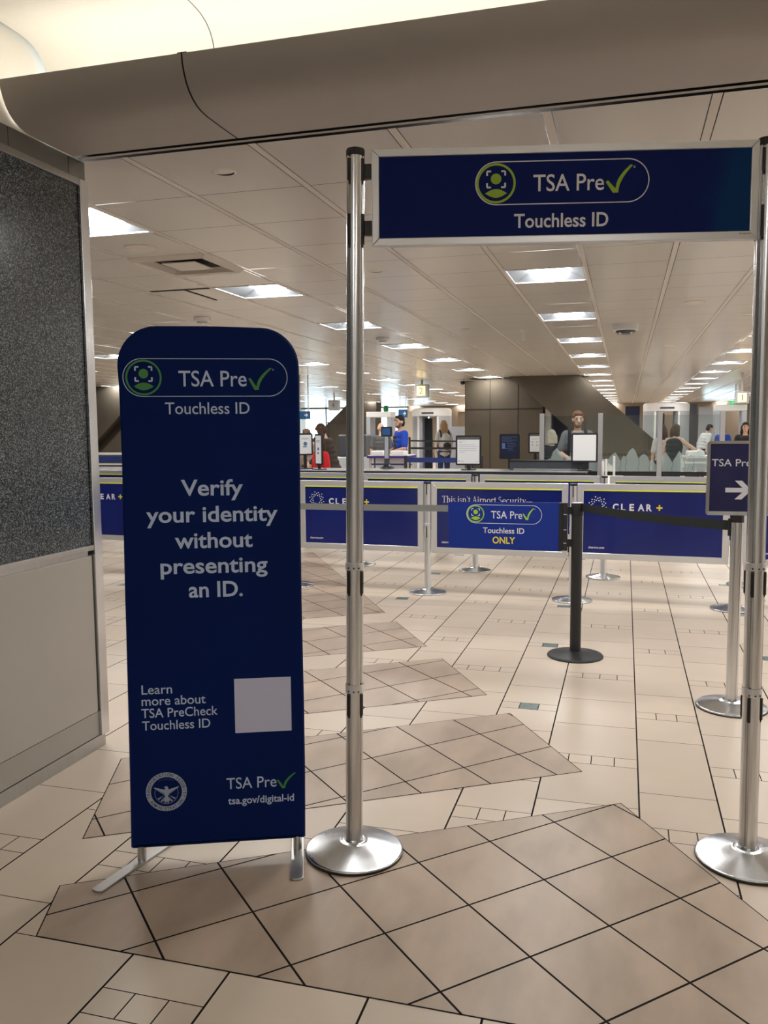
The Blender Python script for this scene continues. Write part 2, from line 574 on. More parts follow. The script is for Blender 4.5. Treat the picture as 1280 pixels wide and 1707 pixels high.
for xs_ in (-1.625, 1.4035, 4.4035):
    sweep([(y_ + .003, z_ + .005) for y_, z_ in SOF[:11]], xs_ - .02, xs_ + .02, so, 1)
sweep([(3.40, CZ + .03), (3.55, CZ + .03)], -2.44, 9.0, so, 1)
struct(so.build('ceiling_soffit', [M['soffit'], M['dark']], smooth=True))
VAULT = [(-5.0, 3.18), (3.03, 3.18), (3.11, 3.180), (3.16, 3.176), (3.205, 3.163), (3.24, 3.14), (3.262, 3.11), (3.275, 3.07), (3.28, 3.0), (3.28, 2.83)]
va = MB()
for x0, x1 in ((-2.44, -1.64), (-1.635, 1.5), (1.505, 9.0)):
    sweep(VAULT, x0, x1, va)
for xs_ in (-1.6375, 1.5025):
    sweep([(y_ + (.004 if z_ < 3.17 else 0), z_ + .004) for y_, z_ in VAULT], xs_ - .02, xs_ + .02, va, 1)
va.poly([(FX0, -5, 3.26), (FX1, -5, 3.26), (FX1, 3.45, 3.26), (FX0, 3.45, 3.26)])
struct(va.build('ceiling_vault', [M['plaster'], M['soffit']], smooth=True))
for x_, y_, lab in ((-1.2, -1.0, 'added unseen square lamp on the white vault above the walkway, beside the stone wall'), (1.4, -1.0, 'added unseen square lamp on the white vault above the walkway, middle of the walkway'),
                    (-1.2, -3.4, 'added unseen square lamp on the white vault farther from the queue, beside the stone wall'), (1.4, -3.4, 'added unseen square lamp on the white vault farther from the queue, middle of the walkway')):
    t = thing('added_lamp', lab, 'ceiling light', (x_, y_, 3.18), 0, 'added lamps behind the camera')  # lamps added out of view to brighten the foreground
    MB().box(-.34, .34, -.34, .34, -.07, 0).build('housing', M['white'], t, bevel=.006)
    MB().box(-.31, .31, -.31, .31, -.078, -.068).build('diffuser', M['added_lamp_lens'], t)
cl = MB().box(-2.42, 8.9, 3.10, 3.15, 2.845, 2.865)
tag(cl.build('cove_lamp', M['cove_lamp']), 'long warm strip lamp hidden inside the white ceiling cove', 'lamp')

# ------------------------------------------------------------------ near wall at the left: granite over laminate in steel trim
WX = -2.45
w = MB().box(-3.3, WX - .012, -5.0, 3.53, 0, 3.26)
struct(w.build('wall_left', M['plaster']))
struct(MB().box(WX - .012, WX, -5.0, 3.47, 1.0, 2.672).build('wall_left_granite', M['granite']))
struct(MB().box(WX - .012, WX + .004, -5.0, 3.466, .185, .952).build('wall_left_panel', M['laminate'], bevel=.004))
struct(MB().box(WX - .012, WX - .006, -5.0, 3.474, .95, .98).build('trim_5', M['steel_trim']))
struct(MB().box(WX - .012, WX - .008, 3.465, 3.49, .06, .952).box(WX - .012, WX - .004, 3.45, 3.474, .955, .977).build('trim_6', M['dark']))
struct(MB().box(WX - .012, WX, -5.0, 3.49, .065, .182).build('wall_left_kick', M['kick']))
struct(MB().box(WX - .012, WX + .004, -5.0, 3.515, 0, .062).build('baseboard_left', M['steel_trim']))
struct(MB().box(WX - .012, WX + .012, -5.0, 3.475, .978, 1.002).build('trim_1', M['steel_trim'], bevel=.002))
struct(MB().box(WX - .012, WX + .014, -5.0, 3.475, 2.672, 2.702).build('trim_2', M['steel_trim'], bevel=.002))
struct(MB().box(WX - .02, WX + .016, 3.475, 3.535, .06, 2.702).build('trim_3', M['steel'], bevel=.003))
hd = MB().box(WX - .012, WX + .002, -5.0, 3.02, 2.704, 2.787).box(WX - .012, WX + .002, 3.024, 3.41, 2.704, 2.787).box(WX - .012, WX + .002, 3.414, 3.532, 2.704, 2.787)
struct(hd.build('trim_4', mat('dark_satin_steel', (.27, .265, .25), .38, metal=.9)))

# ------------------------------------------------------------------ room shell further away
def wall(name, x0, x1, y0, y1, z0, z1, m_):
    return struct(MB().box(x0, x1, y0, y1, z0, z1).build(name, m_))
wall('wall_near', FX0 - .2, FX1 + .2, -5.2, -5.0, 0, 3.5, M['pale_wall'])
wall('wall_right', FX1, FX1 + .2, -5.2, FY1 + .2, 0, 3.5, M['pale_wall'])
wall('wall_west', FX0 - .2, FX0, -5.2, FY1 + .2, 0, 3.5, M['tan_wall'])
def wall_with_windows(y, wins):
    xs = sorted(wins)
    mb = MB()
    x = FX0
    for a, b, s, t in xs:
        mb.box(x, a, y, y + .2, 0, 3.5)
        if s > 0:
            mb.box(a, b, y, y + .2, 0, s)
        mb.box(a, b, y, y + .2, t, 3.5)
        x = b
    mb.box(x, FX1, y, y + .2, 0, 3.5)
    struct(mb.build('wall_far', M['tan_wall']))
    for n, (a, b, s, t) in enumerate(xs, 1):
        fr = MB()
        k = max(1, round((b - a) / 1.5))
        for i in range(k + 1):
            xx = a + (b - a) * i / k
            fr.box(xx - .04, xx + .04, y + .02, y + .12, s, t)
        fr.box(a, b, y + .02, y + .12, s, s + .07).box(a, b, y + .02, y + .12, t - .07, t)
        fo = struct(fr.build('window_%d' % n, M['alu_dull']))
        MB().box(a, b, y + .06, y + .07, s, t).build('window_pane', M['glass'], fo)
wall_with_windows(44.0, [(-17.4, -11.2, .3, 2.78), (-10.9, -10.0, 1.0, 2.3), (3.6, 5.2, .6, 2.3)])

# ------------------------------------------------------------------ ceiling troffers
def make_troffer(label):
    t = thing('ceiling_light', label, 'ceiling light', (0, 0, 0), 0, 'square ceiling lights in rows')
    hx, hy = CXP / 2 - .004, CYP / 2 - .004
    fr = MB()
    for (x0, x1, y0, y1) in ((-hx, hx, -hy, -hy + .022), (-hx, hx, hy - .022, hy), (-hx, -hx + .022, -hy + .022, hy - .022), (hx - .022, hx, -hy + .022, hy - .022)):
        fr.box(x0, x1, y0, y1, -.004, .012)
    fr.build('frame', M['white'], t)
    ax, ay, bx, by, d = hx - .02, hy - .02, .17, .27, .075
    A = [(-ax, -ay, 0), (ax, -ay, 0), (ax, ay, 0), (-ax, ay, 0)]
    B = [(-bx, -by, d), (bx, -by, d), (bx, by, d), (-bx, by, d)]
    MB().add(A + B, [(0, 4, 5, 1), (1, 5, 6, 2), (2, 6, 7, 3), (3, 7, 4, 0)]).build('reflector', M['reflector'], t)
    ln = MB()
    n = 10
    v = []
    for j in range(2):
        for i in range(n + 1):
            u = -1 + 2 * i / n
            v.append((bx * u, (-by, by)[j], d - .045 * (1 - u * u)))
    fcs = [(i, i + 1, i + n + 2, i + n + 1) for i in range(n)]
    fcs += [tuple(range(n, -1, -1)), tuple(range(n + 1, 2 * n + 2))]
    ln.add(v, fcs)
    ln.build('lens', M['lens'], t)
    return t
tro = None
ROWN = ['first', 'second', 'third', 'fourth', 'fifth', 'sixth', 'seventh', 'eighth', 'ninth', 'tenth', 'eleventh', 'twelfth', 'thirteenth', 'fourteenth', 'fifteenth', 'sixteenth']
COLN = {-5: 'outermost row over the concrete wall', -4: 'row outside the lane 4 box', -3: 'row between the lane 4 and lane 2 boxes', -2: 'row just beside the lane 2 box', -1: 'row running behind the tall banner',
        0: 'row running behind the overhead sign', 1: 'row leading to the lane 1 sign', 2: 'first row past the lane 1 sign', 3: 'second row past the lane 1 sign'}
for c in LIGHT_COLS:
    for r_ in LIGHT_ROWS:
        x, y = CX0 + CXP * (4 * c - .5), CY0 + CYP * (4 * r_ + .5)
        if c > 2 and y > 26:
            continue
        if x < -.95 * y - 1.0:
            continue
        lab = 'lit square ceiling light, %s in the %s' % (ROWN[r_], COLN[c])
        if tro is None:
            tro = make_troffer(lab)
            tro.location = (x, y, CZ)
        else:
            dup(tro, (x, y, CZ), 0, lab)

# ceiling fittings
def vent():
    t = thing('air_vent', 'square white air vent with dark slots in the ceiling beside the first lights', 'vent', (CX0 + CXP * (VENT[0] + .5), CY0 + CYP * (VENT[1] + .5), CZ))
    h = CXP / 2 - .004
    hy = CYP / 2 - .004
    fr = MB()
    a = [(-h, -hy, 0), (h, -hy, 0), (h, hy, 0), (-h, hy, 0)]
    b = [(-h + .03, -hy + .03, -.03), (h - .03, -hy + .03, -.03), (h - .03, hy - .03, -.03), (-h + .03, hy - .03, -.03)]
    c_ = [(-h + .06, -hy + .06, -.022), (h - .06, -hy + .06, -.022), (h - .06, hy - .06, -.022), (-h + .06, hy - .06, -.022)]
    d_ = [(-h + .07, -hy + .07, .02), (h - .07, -hy + .07, .02), (h - .07, hy - .07, .02), (-h + .07, hy - .07, .02)]
    fr.add(a + b + c_ + d_, [(i + o, (i + 1) % 4 + o, (i + 1) % 4 + o + 4, i + o + 4) for o in (0, 4, 8) for i in range(4)])
    fr.build('frame', M['rail'], t)
    MB().poly([(-h + .06, -hy + .06, .022), (-h + .06, hy - .06, .022), (h - .06, hy - .06, .022), (h - .06, -hy + .06, .022)]).build('backing', M['dark'], t)
    MB().box(-.135, .135, -.145, .145, -.018, -.010).build('plate', M['rail'], t, bevel=.002)
vent()
def disc_fit(name, x, y, r, h, m_, label, cat, extra=None):
    o = MB().lathe([(r, 0), (r, -h * .6), (r * .8, -h)][::-1], 28).build(name, m_, smooth=True)
    o.location = (x, y, CZ)
    tag(o, label, cat)
    return o
disc_fit('ceiling_speaker', -3.205, 5.22, .105, .006, M['rail'], 'round flush white speaker in the ceiling between light and air vent', 'speaker')
disc_fit('ceiling_speaker', .639, 9.09, .10, .006, M['rail'], 'round flush white disc in the ceiling nearer to the dome camera', 'speaker')
disc_fit('ceiling_speaker', .63, 13.72, .10, .006, M['rail'], 'round flush white disc in the ceiling farther past the dome camera', 'speaker')
def smoke(x, y, label):
    t = thing('smoke_detector', label, 'smoke detector', (x, y, CZ))
    MB().lathe([(.03, -.062), (.05, -.058), (.062, -.04)], 24).build('sensor', M['alu_dull'], t, smooth=True)
    MB().lathe([(.06, -.04), (.085, -.036), (.092, 0)], 28).build('base', M['white'], t, smooth=True)
smoke(-4.526, 8.58, 'white smoke detector on the ceiling above the tall banner')
smoke(-3.196, 11.19, 'small smoke detector on the ceiling among the farther lights')
def dome():
    t = thing('dome_camera', 'white dome security camera with dark eyes under the ceiling', 'camera', (-.021, 10.78, CZ))
    MB().lathe([(.135, -.075), (.15, -.07), (.155, 0)], 40).build('housing', M['white'], t, smooth=True)
    MB().lathe([(.02, -.118), (.09, -.112), (.115, -.09), (.118, -.075)], 32).build('dome', M['dark_machine'], t, smooth=True)
    e = MB()
    for k in range(4):
        a = R(45 + 90 * k)
        e.ell((.085 * math.cos(a), .085 * math.sin(a), -.100), (.024, .024, .018), seg=12, rings=6)
    e.build('lens', M['alu'], t, smooth='all')
dome()
def sprinkler(x, y, label):
    t = thing('sprinkler', label, 'sprinkler', (x, y, CZ))
    MB().lathe([(.032, -.008), (.036, 0)], 16).build('cover', M['white'], t)
    MB().lathe([(.018, -.115), (.018, -.10), (.012, -.098), (.012, -.008)], 12).build('pipe', M['white'], t, smooth=True)
sprinkler(-1.278, 10.99, 'white pendant sprinkler hanging beside the dome camera')
sprinkler(-2.72, 19.5, 'white pendant sprinkler in front of the brown concrete')
def slot(x, y, label):
    t = thing('recessed_fitting', label, 'recessed fitting', (x, y, CZ))
    MB().lathe([(.052, -.003), (.058, -.001), (.060, 0)], 24).build('ring', M['rail'], t, smooth=True)
    a = [(.048 * math.cos(R(v)), .048 * math.sin(R(v)), -.0036) for v in range(10, 171, 16)] + [(.048 * math.cos(R(v)), .048 * math.sin(R(v)) * .45, -.0036) for v in range(170, 9, -16)]
    MB().poly(a[::-1]).build('slot', M['dark'], t)
slot(-1.893, 3.857, 'dark crescent recessed fitting in the first ceiling panels')
slot(-1.917, 6.54, 'dark crescent recessed fitting beyond the tall post')
slot(-1.94, 10.555, 'small dark recessed fitting farther back in the ceiling')
slot(1.279, 10.33, 'dark recessed fitting in the ceiling beside the lane 1 row')
hx, hy = CX0 + CXP * HATCH[0], CY0 + CYP * HATCH[1]
hb = MB().box(hx + .03, hx + CXP - .03, hy + .01, hy + .03, CZ - .006, CZ + .001).box(hx + CXP * .55, hx + CXP * .58, hy + .03, hy + CYP - .02, CZ - .006, CZ + .001)
tag(hb.build('access_hatch', M['dark']), 'ceiling access hatch with a dark open edge above the banner', 'hatch')

# spun-metal bases: brush direction runs round the axis
def _radial(m_):
    nt = m_.node_tree
    t = nt.nodes.new('ShaderNodeTangent')
    t.direction_type = 'RADIAL'
    t.axis = 'Z'
    nt.links.new(t.outputs[0], nt.nodes['Principled BSDF'].inputs['Tangent'])
_radial(M['base'])

# ------------------------------------------------------------------ posts
BASE = [(.178, 0), (.178, .009), (.174, .013), (.160, .017), (.060, .043), (.050, .050), (.044, .052), (.040, .052)]
def grooved(r, angs, z0, z1, depth=.007, half=.15):
    """extruded tube with slots along it"""
    pts = []
    n = 72
    for i in range(n):
        a = 360 * i / n
        d = 0
        for g in angs:
            if abs((a - g + 180) % 360 - 180) < math.degrees(half):
                d = depth
        pts.append(((r - d) * math.cos(R(a)), (r - d) * math.sin(R(a))))
    return MB().prism_z(pts, z0, z1)
def tall_post(name, label, loc, lean):
    t = thing(name, label, 'post', loc, R(12.687), 'tall steel gateway posts')
    t.rotation_euler = (0, lean, R(12.687))
    b = MB().lathe([(.178, 0), (.179, .004), (.178, .010)], 64)
    b.build('base_rim', M['black'], t, smooth=True)
    MB().lathe([(.1775, .006), (.1776, .010), (.1775, .0125), (.1755, .0145), (.172, .0155), (.168, .0165), (.120, .0290), (.075, .0410), (.055, .0455), (.048, .0475), (.043, .0505), (.039, .0515), (.036, .0505), (.030, .0505)], 96).build('base', M['base'], t, smooth='all')
    A = (-35, 55, 145, 235)
    grooved(.031, A, .045, 2.468).build('pole', M['steel'], t, smooth=True)
    MB().lathe([(.032, 2.462), (.0325, 2.48), (.030, 2.487)], 32).build('cap', M['black'], t, smooth=True)
    for z0, z1 in ((1.049, 1.077), (.603, .634)):
        MB().lathe([(.0325, z0), (.0335, z0 + .001), (.0335, z1 - .001), (.0325, z1)], 40, cap=False).build('collar', M['alu'], t, smooth=True)
        bo = MB()
        for a in (-125, -90, -60):
            bo.ell((.0335 * math.cos(R(a)), .0335 * math.sin(R(a)), z0 + .008), (.0035, .0035, .0035), seg=10, rings=6)
        bo.build('bolt', M['dark_machine'], t, smooth='all')
    for z0, z1 in ((.957, 1.045), (.513, .600), (2.37, 2.452), (2.16, 2.270)):
        for a in A:
            mt = Matrix.Rotation(R(a), 4, 'Z')
            rc = MB().box(.027, .0365, -.0055, .0055, z0 + .008, z1, mtx=mt).box(.027, .033, -.004, .004, z0, z0 + .012, mtx=mt)
            rc.build('receiver', M['black'], t, bevel=.0015)
    return t
POSTL = tall_post('gateway_post', 'tall steel post on a round base beside the blue banner, holding the sign', (-.928, 2.818, 0), .0125)
POSTR = tall_post('gateway_post', 'tall steel post on a round base at the far end of the overhead sign', (.449, 3.128, 0), -.0073)

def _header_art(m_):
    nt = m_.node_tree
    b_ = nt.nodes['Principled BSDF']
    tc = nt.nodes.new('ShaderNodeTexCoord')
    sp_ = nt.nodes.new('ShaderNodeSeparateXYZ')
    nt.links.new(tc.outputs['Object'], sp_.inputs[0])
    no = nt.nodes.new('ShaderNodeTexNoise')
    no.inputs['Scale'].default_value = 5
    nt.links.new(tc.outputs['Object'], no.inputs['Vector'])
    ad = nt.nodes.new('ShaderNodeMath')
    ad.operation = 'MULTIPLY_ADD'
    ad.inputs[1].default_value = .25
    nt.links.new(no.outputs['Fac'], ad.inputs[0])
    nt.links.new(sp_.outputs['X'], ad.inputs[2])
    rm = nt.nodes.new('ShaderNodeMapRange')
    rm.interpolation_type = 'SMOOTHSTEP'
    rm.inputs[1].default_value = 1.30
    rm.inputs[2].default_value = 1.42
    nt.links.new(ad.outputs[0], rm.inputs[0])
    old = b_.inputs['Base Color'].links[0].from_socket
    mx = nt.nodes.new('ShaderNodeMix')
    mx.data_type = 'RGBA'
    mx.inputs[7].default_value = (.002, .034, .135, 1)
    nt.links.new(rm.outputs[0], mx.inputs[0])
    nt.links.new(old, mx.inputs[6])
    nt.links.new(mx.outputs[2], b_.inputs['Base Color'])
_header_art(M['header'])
# ------------------------------------------------------------------ overhead sign between the tall posts
hs = thing('overhead_sign', 'navy framed overhead sign with white lettering spanning two tall steel posts', 'sign', (-.928, 2.818, 0), R(12.687))
u0, u1, z0, z1, fw = .085, 1.366, 2.163, 2.482, .026
fr = MB()
for quad in ([(u0, z0), (u1, z0), (u1 - fw, z0 + fw), (u0 + fw, z0 + fw)], [(u1, z0), (u1, z1), (u1 - fw, z1 - fw), (u1 - fw, z0 + fw)],
             [(u1, z1), (u0, z1), (u0 + fw, z1 - fw), (u1 - fw, z1 - fw)], [(u0, z1), (u0, z0), (u0 + fw, z0 + fw), (u0 + fw, z1 - fw)]):
    fr.prism(quad, -.016, .016)
fr.build('frame', M['alu'], hs, bevel=.003)
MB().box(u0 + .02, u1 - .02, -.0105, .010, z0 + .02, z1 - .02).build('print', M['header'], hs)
id_logo(hs, -.0112, .436, 1.009, 2.431, 2.292, .504, .628, .862, 2.333, .053, (.867, 2.358), (.898, 2.322), (.949, 2.413), (M['white_ink'], M['green_ink']), .0032)
tx = MB()
put_text(tx, 'Touchless ID', .565, .878, 2.2155, .044, -.0112, .016)
tx.build('lettering', M['white_ink'], hs)
tx = MB()
put_text(tx, 'Tensabarrier', 1.305, 1.344, 2.1785, .005, -.0166, .01)
tx.build('lettering', M['paper_grey'], hs)
for zc in (2.412, 2.225):
    MB().box(.040, .086, -.012, .012, zc - .024, zc + .024).build('bracket', M['black'], hs, bevel=.002)
    MB().box(1.365, 1.375, -.012, .012, zc - .024, zc + .024).build('bracket', M['black'], hs, bevel=.002)

# ------------------------------------------------------------------ tall fabric banner
bn_o, bn_a = Vector((-1.6685, 2.5199, 0)), R(22.88)
bn = thing('fabric_banner', 'tall navy fabric banner with rounded top on flat metal feet', 'banner', bn_o, bn_a)
prof = [(0, .060), (.006, .055), (.615, .055), (.621, .060), (.624, .30), (.6245, .55), (.622, .94), (.6235, 1.30), (.6265, 1.70), (.6255, 1.765)]
cxr, czr = .494, 1.763
prof += [(cxr + .131 * math.cos(R(a)), czr + .131 * math.sin(R(a))) for a in range(8, 90, 8)]
prof += [(.43, 1.8955), (.307, 1.898), (.20, 1.8975)]
cxl = .146
prof += [(cxl + .132 * math.cos(R(a)), 1.765 + .132 * math.sin(R(a))) for a in range(90, 180, 8)]
prof += [(.0135, 1.765), (.0165, 1.70), (.0175, 1.46), (.012, 1.05), (.008, .64), (.004, .30)]
fb = MB()
rings = []
cpt = Vector((.312, .97))
for ins, y in ((.016, .0), (.006, .0035), (.0, .012), (.0, .024), (.006, .033), (.016, .036)):
    sh = shrink(prof, ins) if ins else prof
    rings.append([(p[0], y, p[1]) for p in sh])
n = len(prof)
vv = [p for r_ in rings for p in r_]
ff = [tuple(range(n)), tuple(range(6 * n - 1, 5 * n - 1, -1))]
for k in range(5):
    ff += [(k * n + (i + 1) % n, k * n + i, (k + 1) * n + i, (k + 1) * n + (i + 1) % n) for i in range(n)]
fb.add(vv, ff)
fb.build('fabric_cover', M['banner'], bn, smooth=True)
id_logo(bn, -.0012, .033, .585, 1.787, 1.660, .101, .217, .446, 1.694, .052, (.452, 1.719), (.478, 1.681), (.527, 1.757), (M['grey_ink'], M['green_dim']), .0026)
def line(parent, ink, *args):
    q = MB()
    put_text(q, *args)
    q.build('lettering', ink, parent)
line(bn, M['grey_ink'], 'Touchless ID', .169, .454, 1.600, .039, -.0012, .004)
for s, l, r_, b_ in (('Verify', .214, .425, 1.320), ('your identity', .094, .543, 1.228), ('without', .188, .454, 1.137), ('presenting', .136, .504, 1.048), ('an ID.', .230, .416, .963)):
    line(bn, M['grey_ink'], s, l, r_, b_, .053, -.0012, .018)
for s, l, r_, b_ in (('Learn', .057, .162, .622), ('more about', .056, .277, .581), ('TSA PreCheck', .054, .318, .537), ('Touchless ID', .055, .291, .492)):
    line(bn, M['grey_ink'], s, l, r_, b_, .0325, -.0012, .006)
line(bn, M['grey_ink'], 'TSA Pre', .342, .520, .260, .0405, -.0012, .004)
line(bn, M['grey_ink'], 'tsa.gov/digital-id', .346, .582, .203, .026, -.0012, .016)
gr = MB()
check_mark(gr, (.521, .283), .544, .251, .586, .309, -.0012)
gr.build('tick_logo', M['green_dim'], bn)
MB().box(.378, .578, -.0014, -.0006, .466, .664).build('white_patch', M['qr_white'], bn)
# round seal with an eagle
se = MB()
sx, sz, sr = .131, .2635, .0715
ring_o, ring_i = disc_pts(sx, sz, sr, 64), disc_pts(sx, sz, sr * .755, 64)
se.add([(u, -.0012, z) for u, z in ring_o] + [(u, -.0012, z) for u, z in ring_i], [(i, (i + 1) % 64, (i + 1) % 64 + 64, i + 64) for i in range(64)])
put_band(se, disc_pts(sx, sz - .004, sr * .565, 48, 150, 390), .0011, -.0012, closed=False)
e = sr * .56
def E2(pts):
    return [(sx + e * x, sz - .004 + e * z) for x, z in pts]
put_poly(se, E2([(-.06, .42), (-.20, .45), (-.14, .56), (-.02, .62), (.10, .58), (.16, .46), (.20, .28), (.24, .05), (.16, -.22), (.10, -.36), (-.10, -.36), (-.16, -.22), (-.24, .05), (-.20, .28)]), -.0012)
for s in (-1, 1):
    for k in range(6):
        q = k / 5
        put_poly(se, E2([(s * (.19 - .02 * k), .30 - .07 * k), (s * (1.12 - .17 * k), .56 - .145 * k), (s * (1.04 - .17 * k), .44 - .13 * k), (s * (.20 - .01 * k), .22 - .07 * k)]), -.0012)
    for k in range(3):
        a = R(-38 - 22 * k)
        put_poly(se, E2([(s * .30 * math.cos(a), -.05 + .30 * math.sin(a)), (s * .94 * math.cos(a - .07), .94 * math.sin(a - .07)), (s * .94 * math.cos(a + .09), .94 * math.sin(a + .09))]), -.0011)
put_poly(se, E2([(-.12, -.32), (.12, -.32), (.34, -.78), (.14, -.72), (0, -.84), (-.14, -.72), (-.34, -.78)]), -.0013)
for k in range(9):
    a = R(60 + 60 * k / 8)
    put_poly(se, disc_pts(sx + sr * .66 * math.cos(a), sz + sr * .64 * math.sin(a), .0009, 8), -.0012)
se.build('seal_logo', M['silver_ink'], bn)
sl = MB()
def arc_text(s, r_, a0, a1, top, h):
    for i, ch in enumerate(s):
        if ch == ' ':
            continue
        a = R(a0 + (a1 - a0) * i / (len(s) - 1))
        vs, fs = text_mesh(ch, .01)
        xs = [v[0] for v in vs]
        mid = (min(xs) + max(xs)) / 2
        k = h / CAPH
        rot = a - PI / 2 if top else a + PI / 2
        out = []
        for x, z in vs:
            px_, pz_ = (x - mid) * k * .85, z * k - h / 2
            out.append((sx + r_ * math.cos(a) + px_ * math.cos(rot) - pz_ * math.sin(rot), -.0018, sz + r_ * math.sin(a) + px_ * math.sin(rot) + pz_ * math.cos(rot)))
        sl.add(out, fs)
arc_text('TRANSPORTATION SECURITY', sr * .877, 196, -16, True, .0105)
arc_text('ADMINISTRATION', sr * .877, 214, 326, False, .0105)
sl.build('seal_lettering', M['navy_dark'], bn)
def foot(wx, wy, dx, dy, back, front):
    d = Vector((dx, dy)).normalized()
    p = Vector((-d.y, d.x)) * .0225
    inv = Matrix.Rotation(-bn_a, 2)
    def loc(v):
        q = inv @ (Vector(v) - bn_o.xy)
        return (q.x, q.y)
    c = Vector((wx, wy))
    out = []
    for e_, s in ((front, 1), (-back, -1)):
        tip = c + d * e_
        for k in range(7):
            a = PI * k / 6
            out.append(loc(tip - d * s * .010 + d * s * .010 * math.sin(a) + p * s * -math.cos(a)))
    ar = sum(out[i][0] * out[(i + 1) % len(out)][1] - out[(i + 1) % len(out)][0] * out[i][1] for i in range(len(out)))
    if ar < 0:
        out = out[::-1]
    f_ = MB().prism_z(out, 0, .009).build('foot', M['steel_trim'], bn, bevel=.0015)
    q = loc(c)
    MB().lathe([(.0155, .009), (.0155, .075)], 20, mtx=Matrix.Translation((q[0], q[1], 0))).build('upright', M['steel_trim'], bn, smooth=True)
foot(-1.6437, 2.551, -.04, -.25, .235, .230)
foot(-1.1300, 2.7665, .115, -.30, .26, .21)

# ------------------------------------------------------------------ belt and panel posts of the queue
def queue_post(label, loc, group='steel posts of the panel rows', back=False):
    t = thing('barrier_post', label, 'post', (loc[0], loc[1], 0), R(-2.4), group)
    MB().lathe([(.178, 0), (.178, .009), (.1765, .012), (.173, .0135), (.168, .0145), (.115, .0255), (.066, .036), (.058, .038), (.050, .043), (.040, .0445), (.031, .0445)], 64).build('base', M['base'], t, smooth='all')
    grooved(.031, (-90, 0, 90, 180), .038, 1.040, .007, .17).build('pole', M['alu'], t, smooth=True)
    MB().lathe([(.032, 1.036), (.0325, 1.05), (.031, 1.055)], 24).build('cap', M['black'], t, smooth=True)
    MB().lathe([(.032, .640), (.0335, .642), (.0335, .662), (.032, .664)], 24, cap=False).build('collar', M['alu'], t, smooth=True)
    for z0, z1 in ((.935, 1.035), (.53, .635)):
        for a in (-90, 90):
            mt = Matrix.Rotation(R(a), 4, 'Z')
            MB().box(.022, .0325, -.004, .004, z0, z1, mtx=mt).build('receiver', M['black'], t)
    return t
A1, D1 = Vector((-1.778, 7.720)), Vector((.99914, -.04154))
A2, D2 = Vector((-1.556, 9.070)), Vector((.99607, -.08854))
def row_pt(A, D, u):
    return A + D * u
first = None
ORD1 = [(-4.12, 'steel post at the outer end of the near panel row, beyond the banner'), (-2.735, 'steel post of the near panel row hidden behind the banner'),
        (-1.36, 'steel post of the near panel row seen just past the banner'), (0, 'steel post of the near panel row, between logo panel and slogan panel'),
        (1.345, 'steel post of the near panel row right behind the black stanchion'), (2.682, 'steel post of the near panel row behind the arrow sign stand')]
for u, lab in ORD1:
    p = row_pt(A1, D1, u)
    if first is None:
        first = queue_post(lab, p)
    else:
        dup(first, (p.x, p.y, 0), R(-2.4), lab)
ORD2 = [(-5.46, 'steel post of the far panel row, outermost beyond the banner'), (-4.10, 'steel post of the far panel row, second beyond the banner'), (-2.73, 'steel post of the far panel row hidden behind the banner'),
        (-1.36, 'steel post of the far panel row whose base peeks past the tall post'), (0, 'steel post of the far panel row rising behind the white notice holder'),
        (1.366, 'steel post of the far panel row near the dotted white logo panel'), (2.73, 'steel post of the far panel row behind the arrow sign')]
for u, lab in ORD2:
    p = row_pt(A2, D2, u)
    dup(first, (p.x, p.y, 0), R(-5), lab)

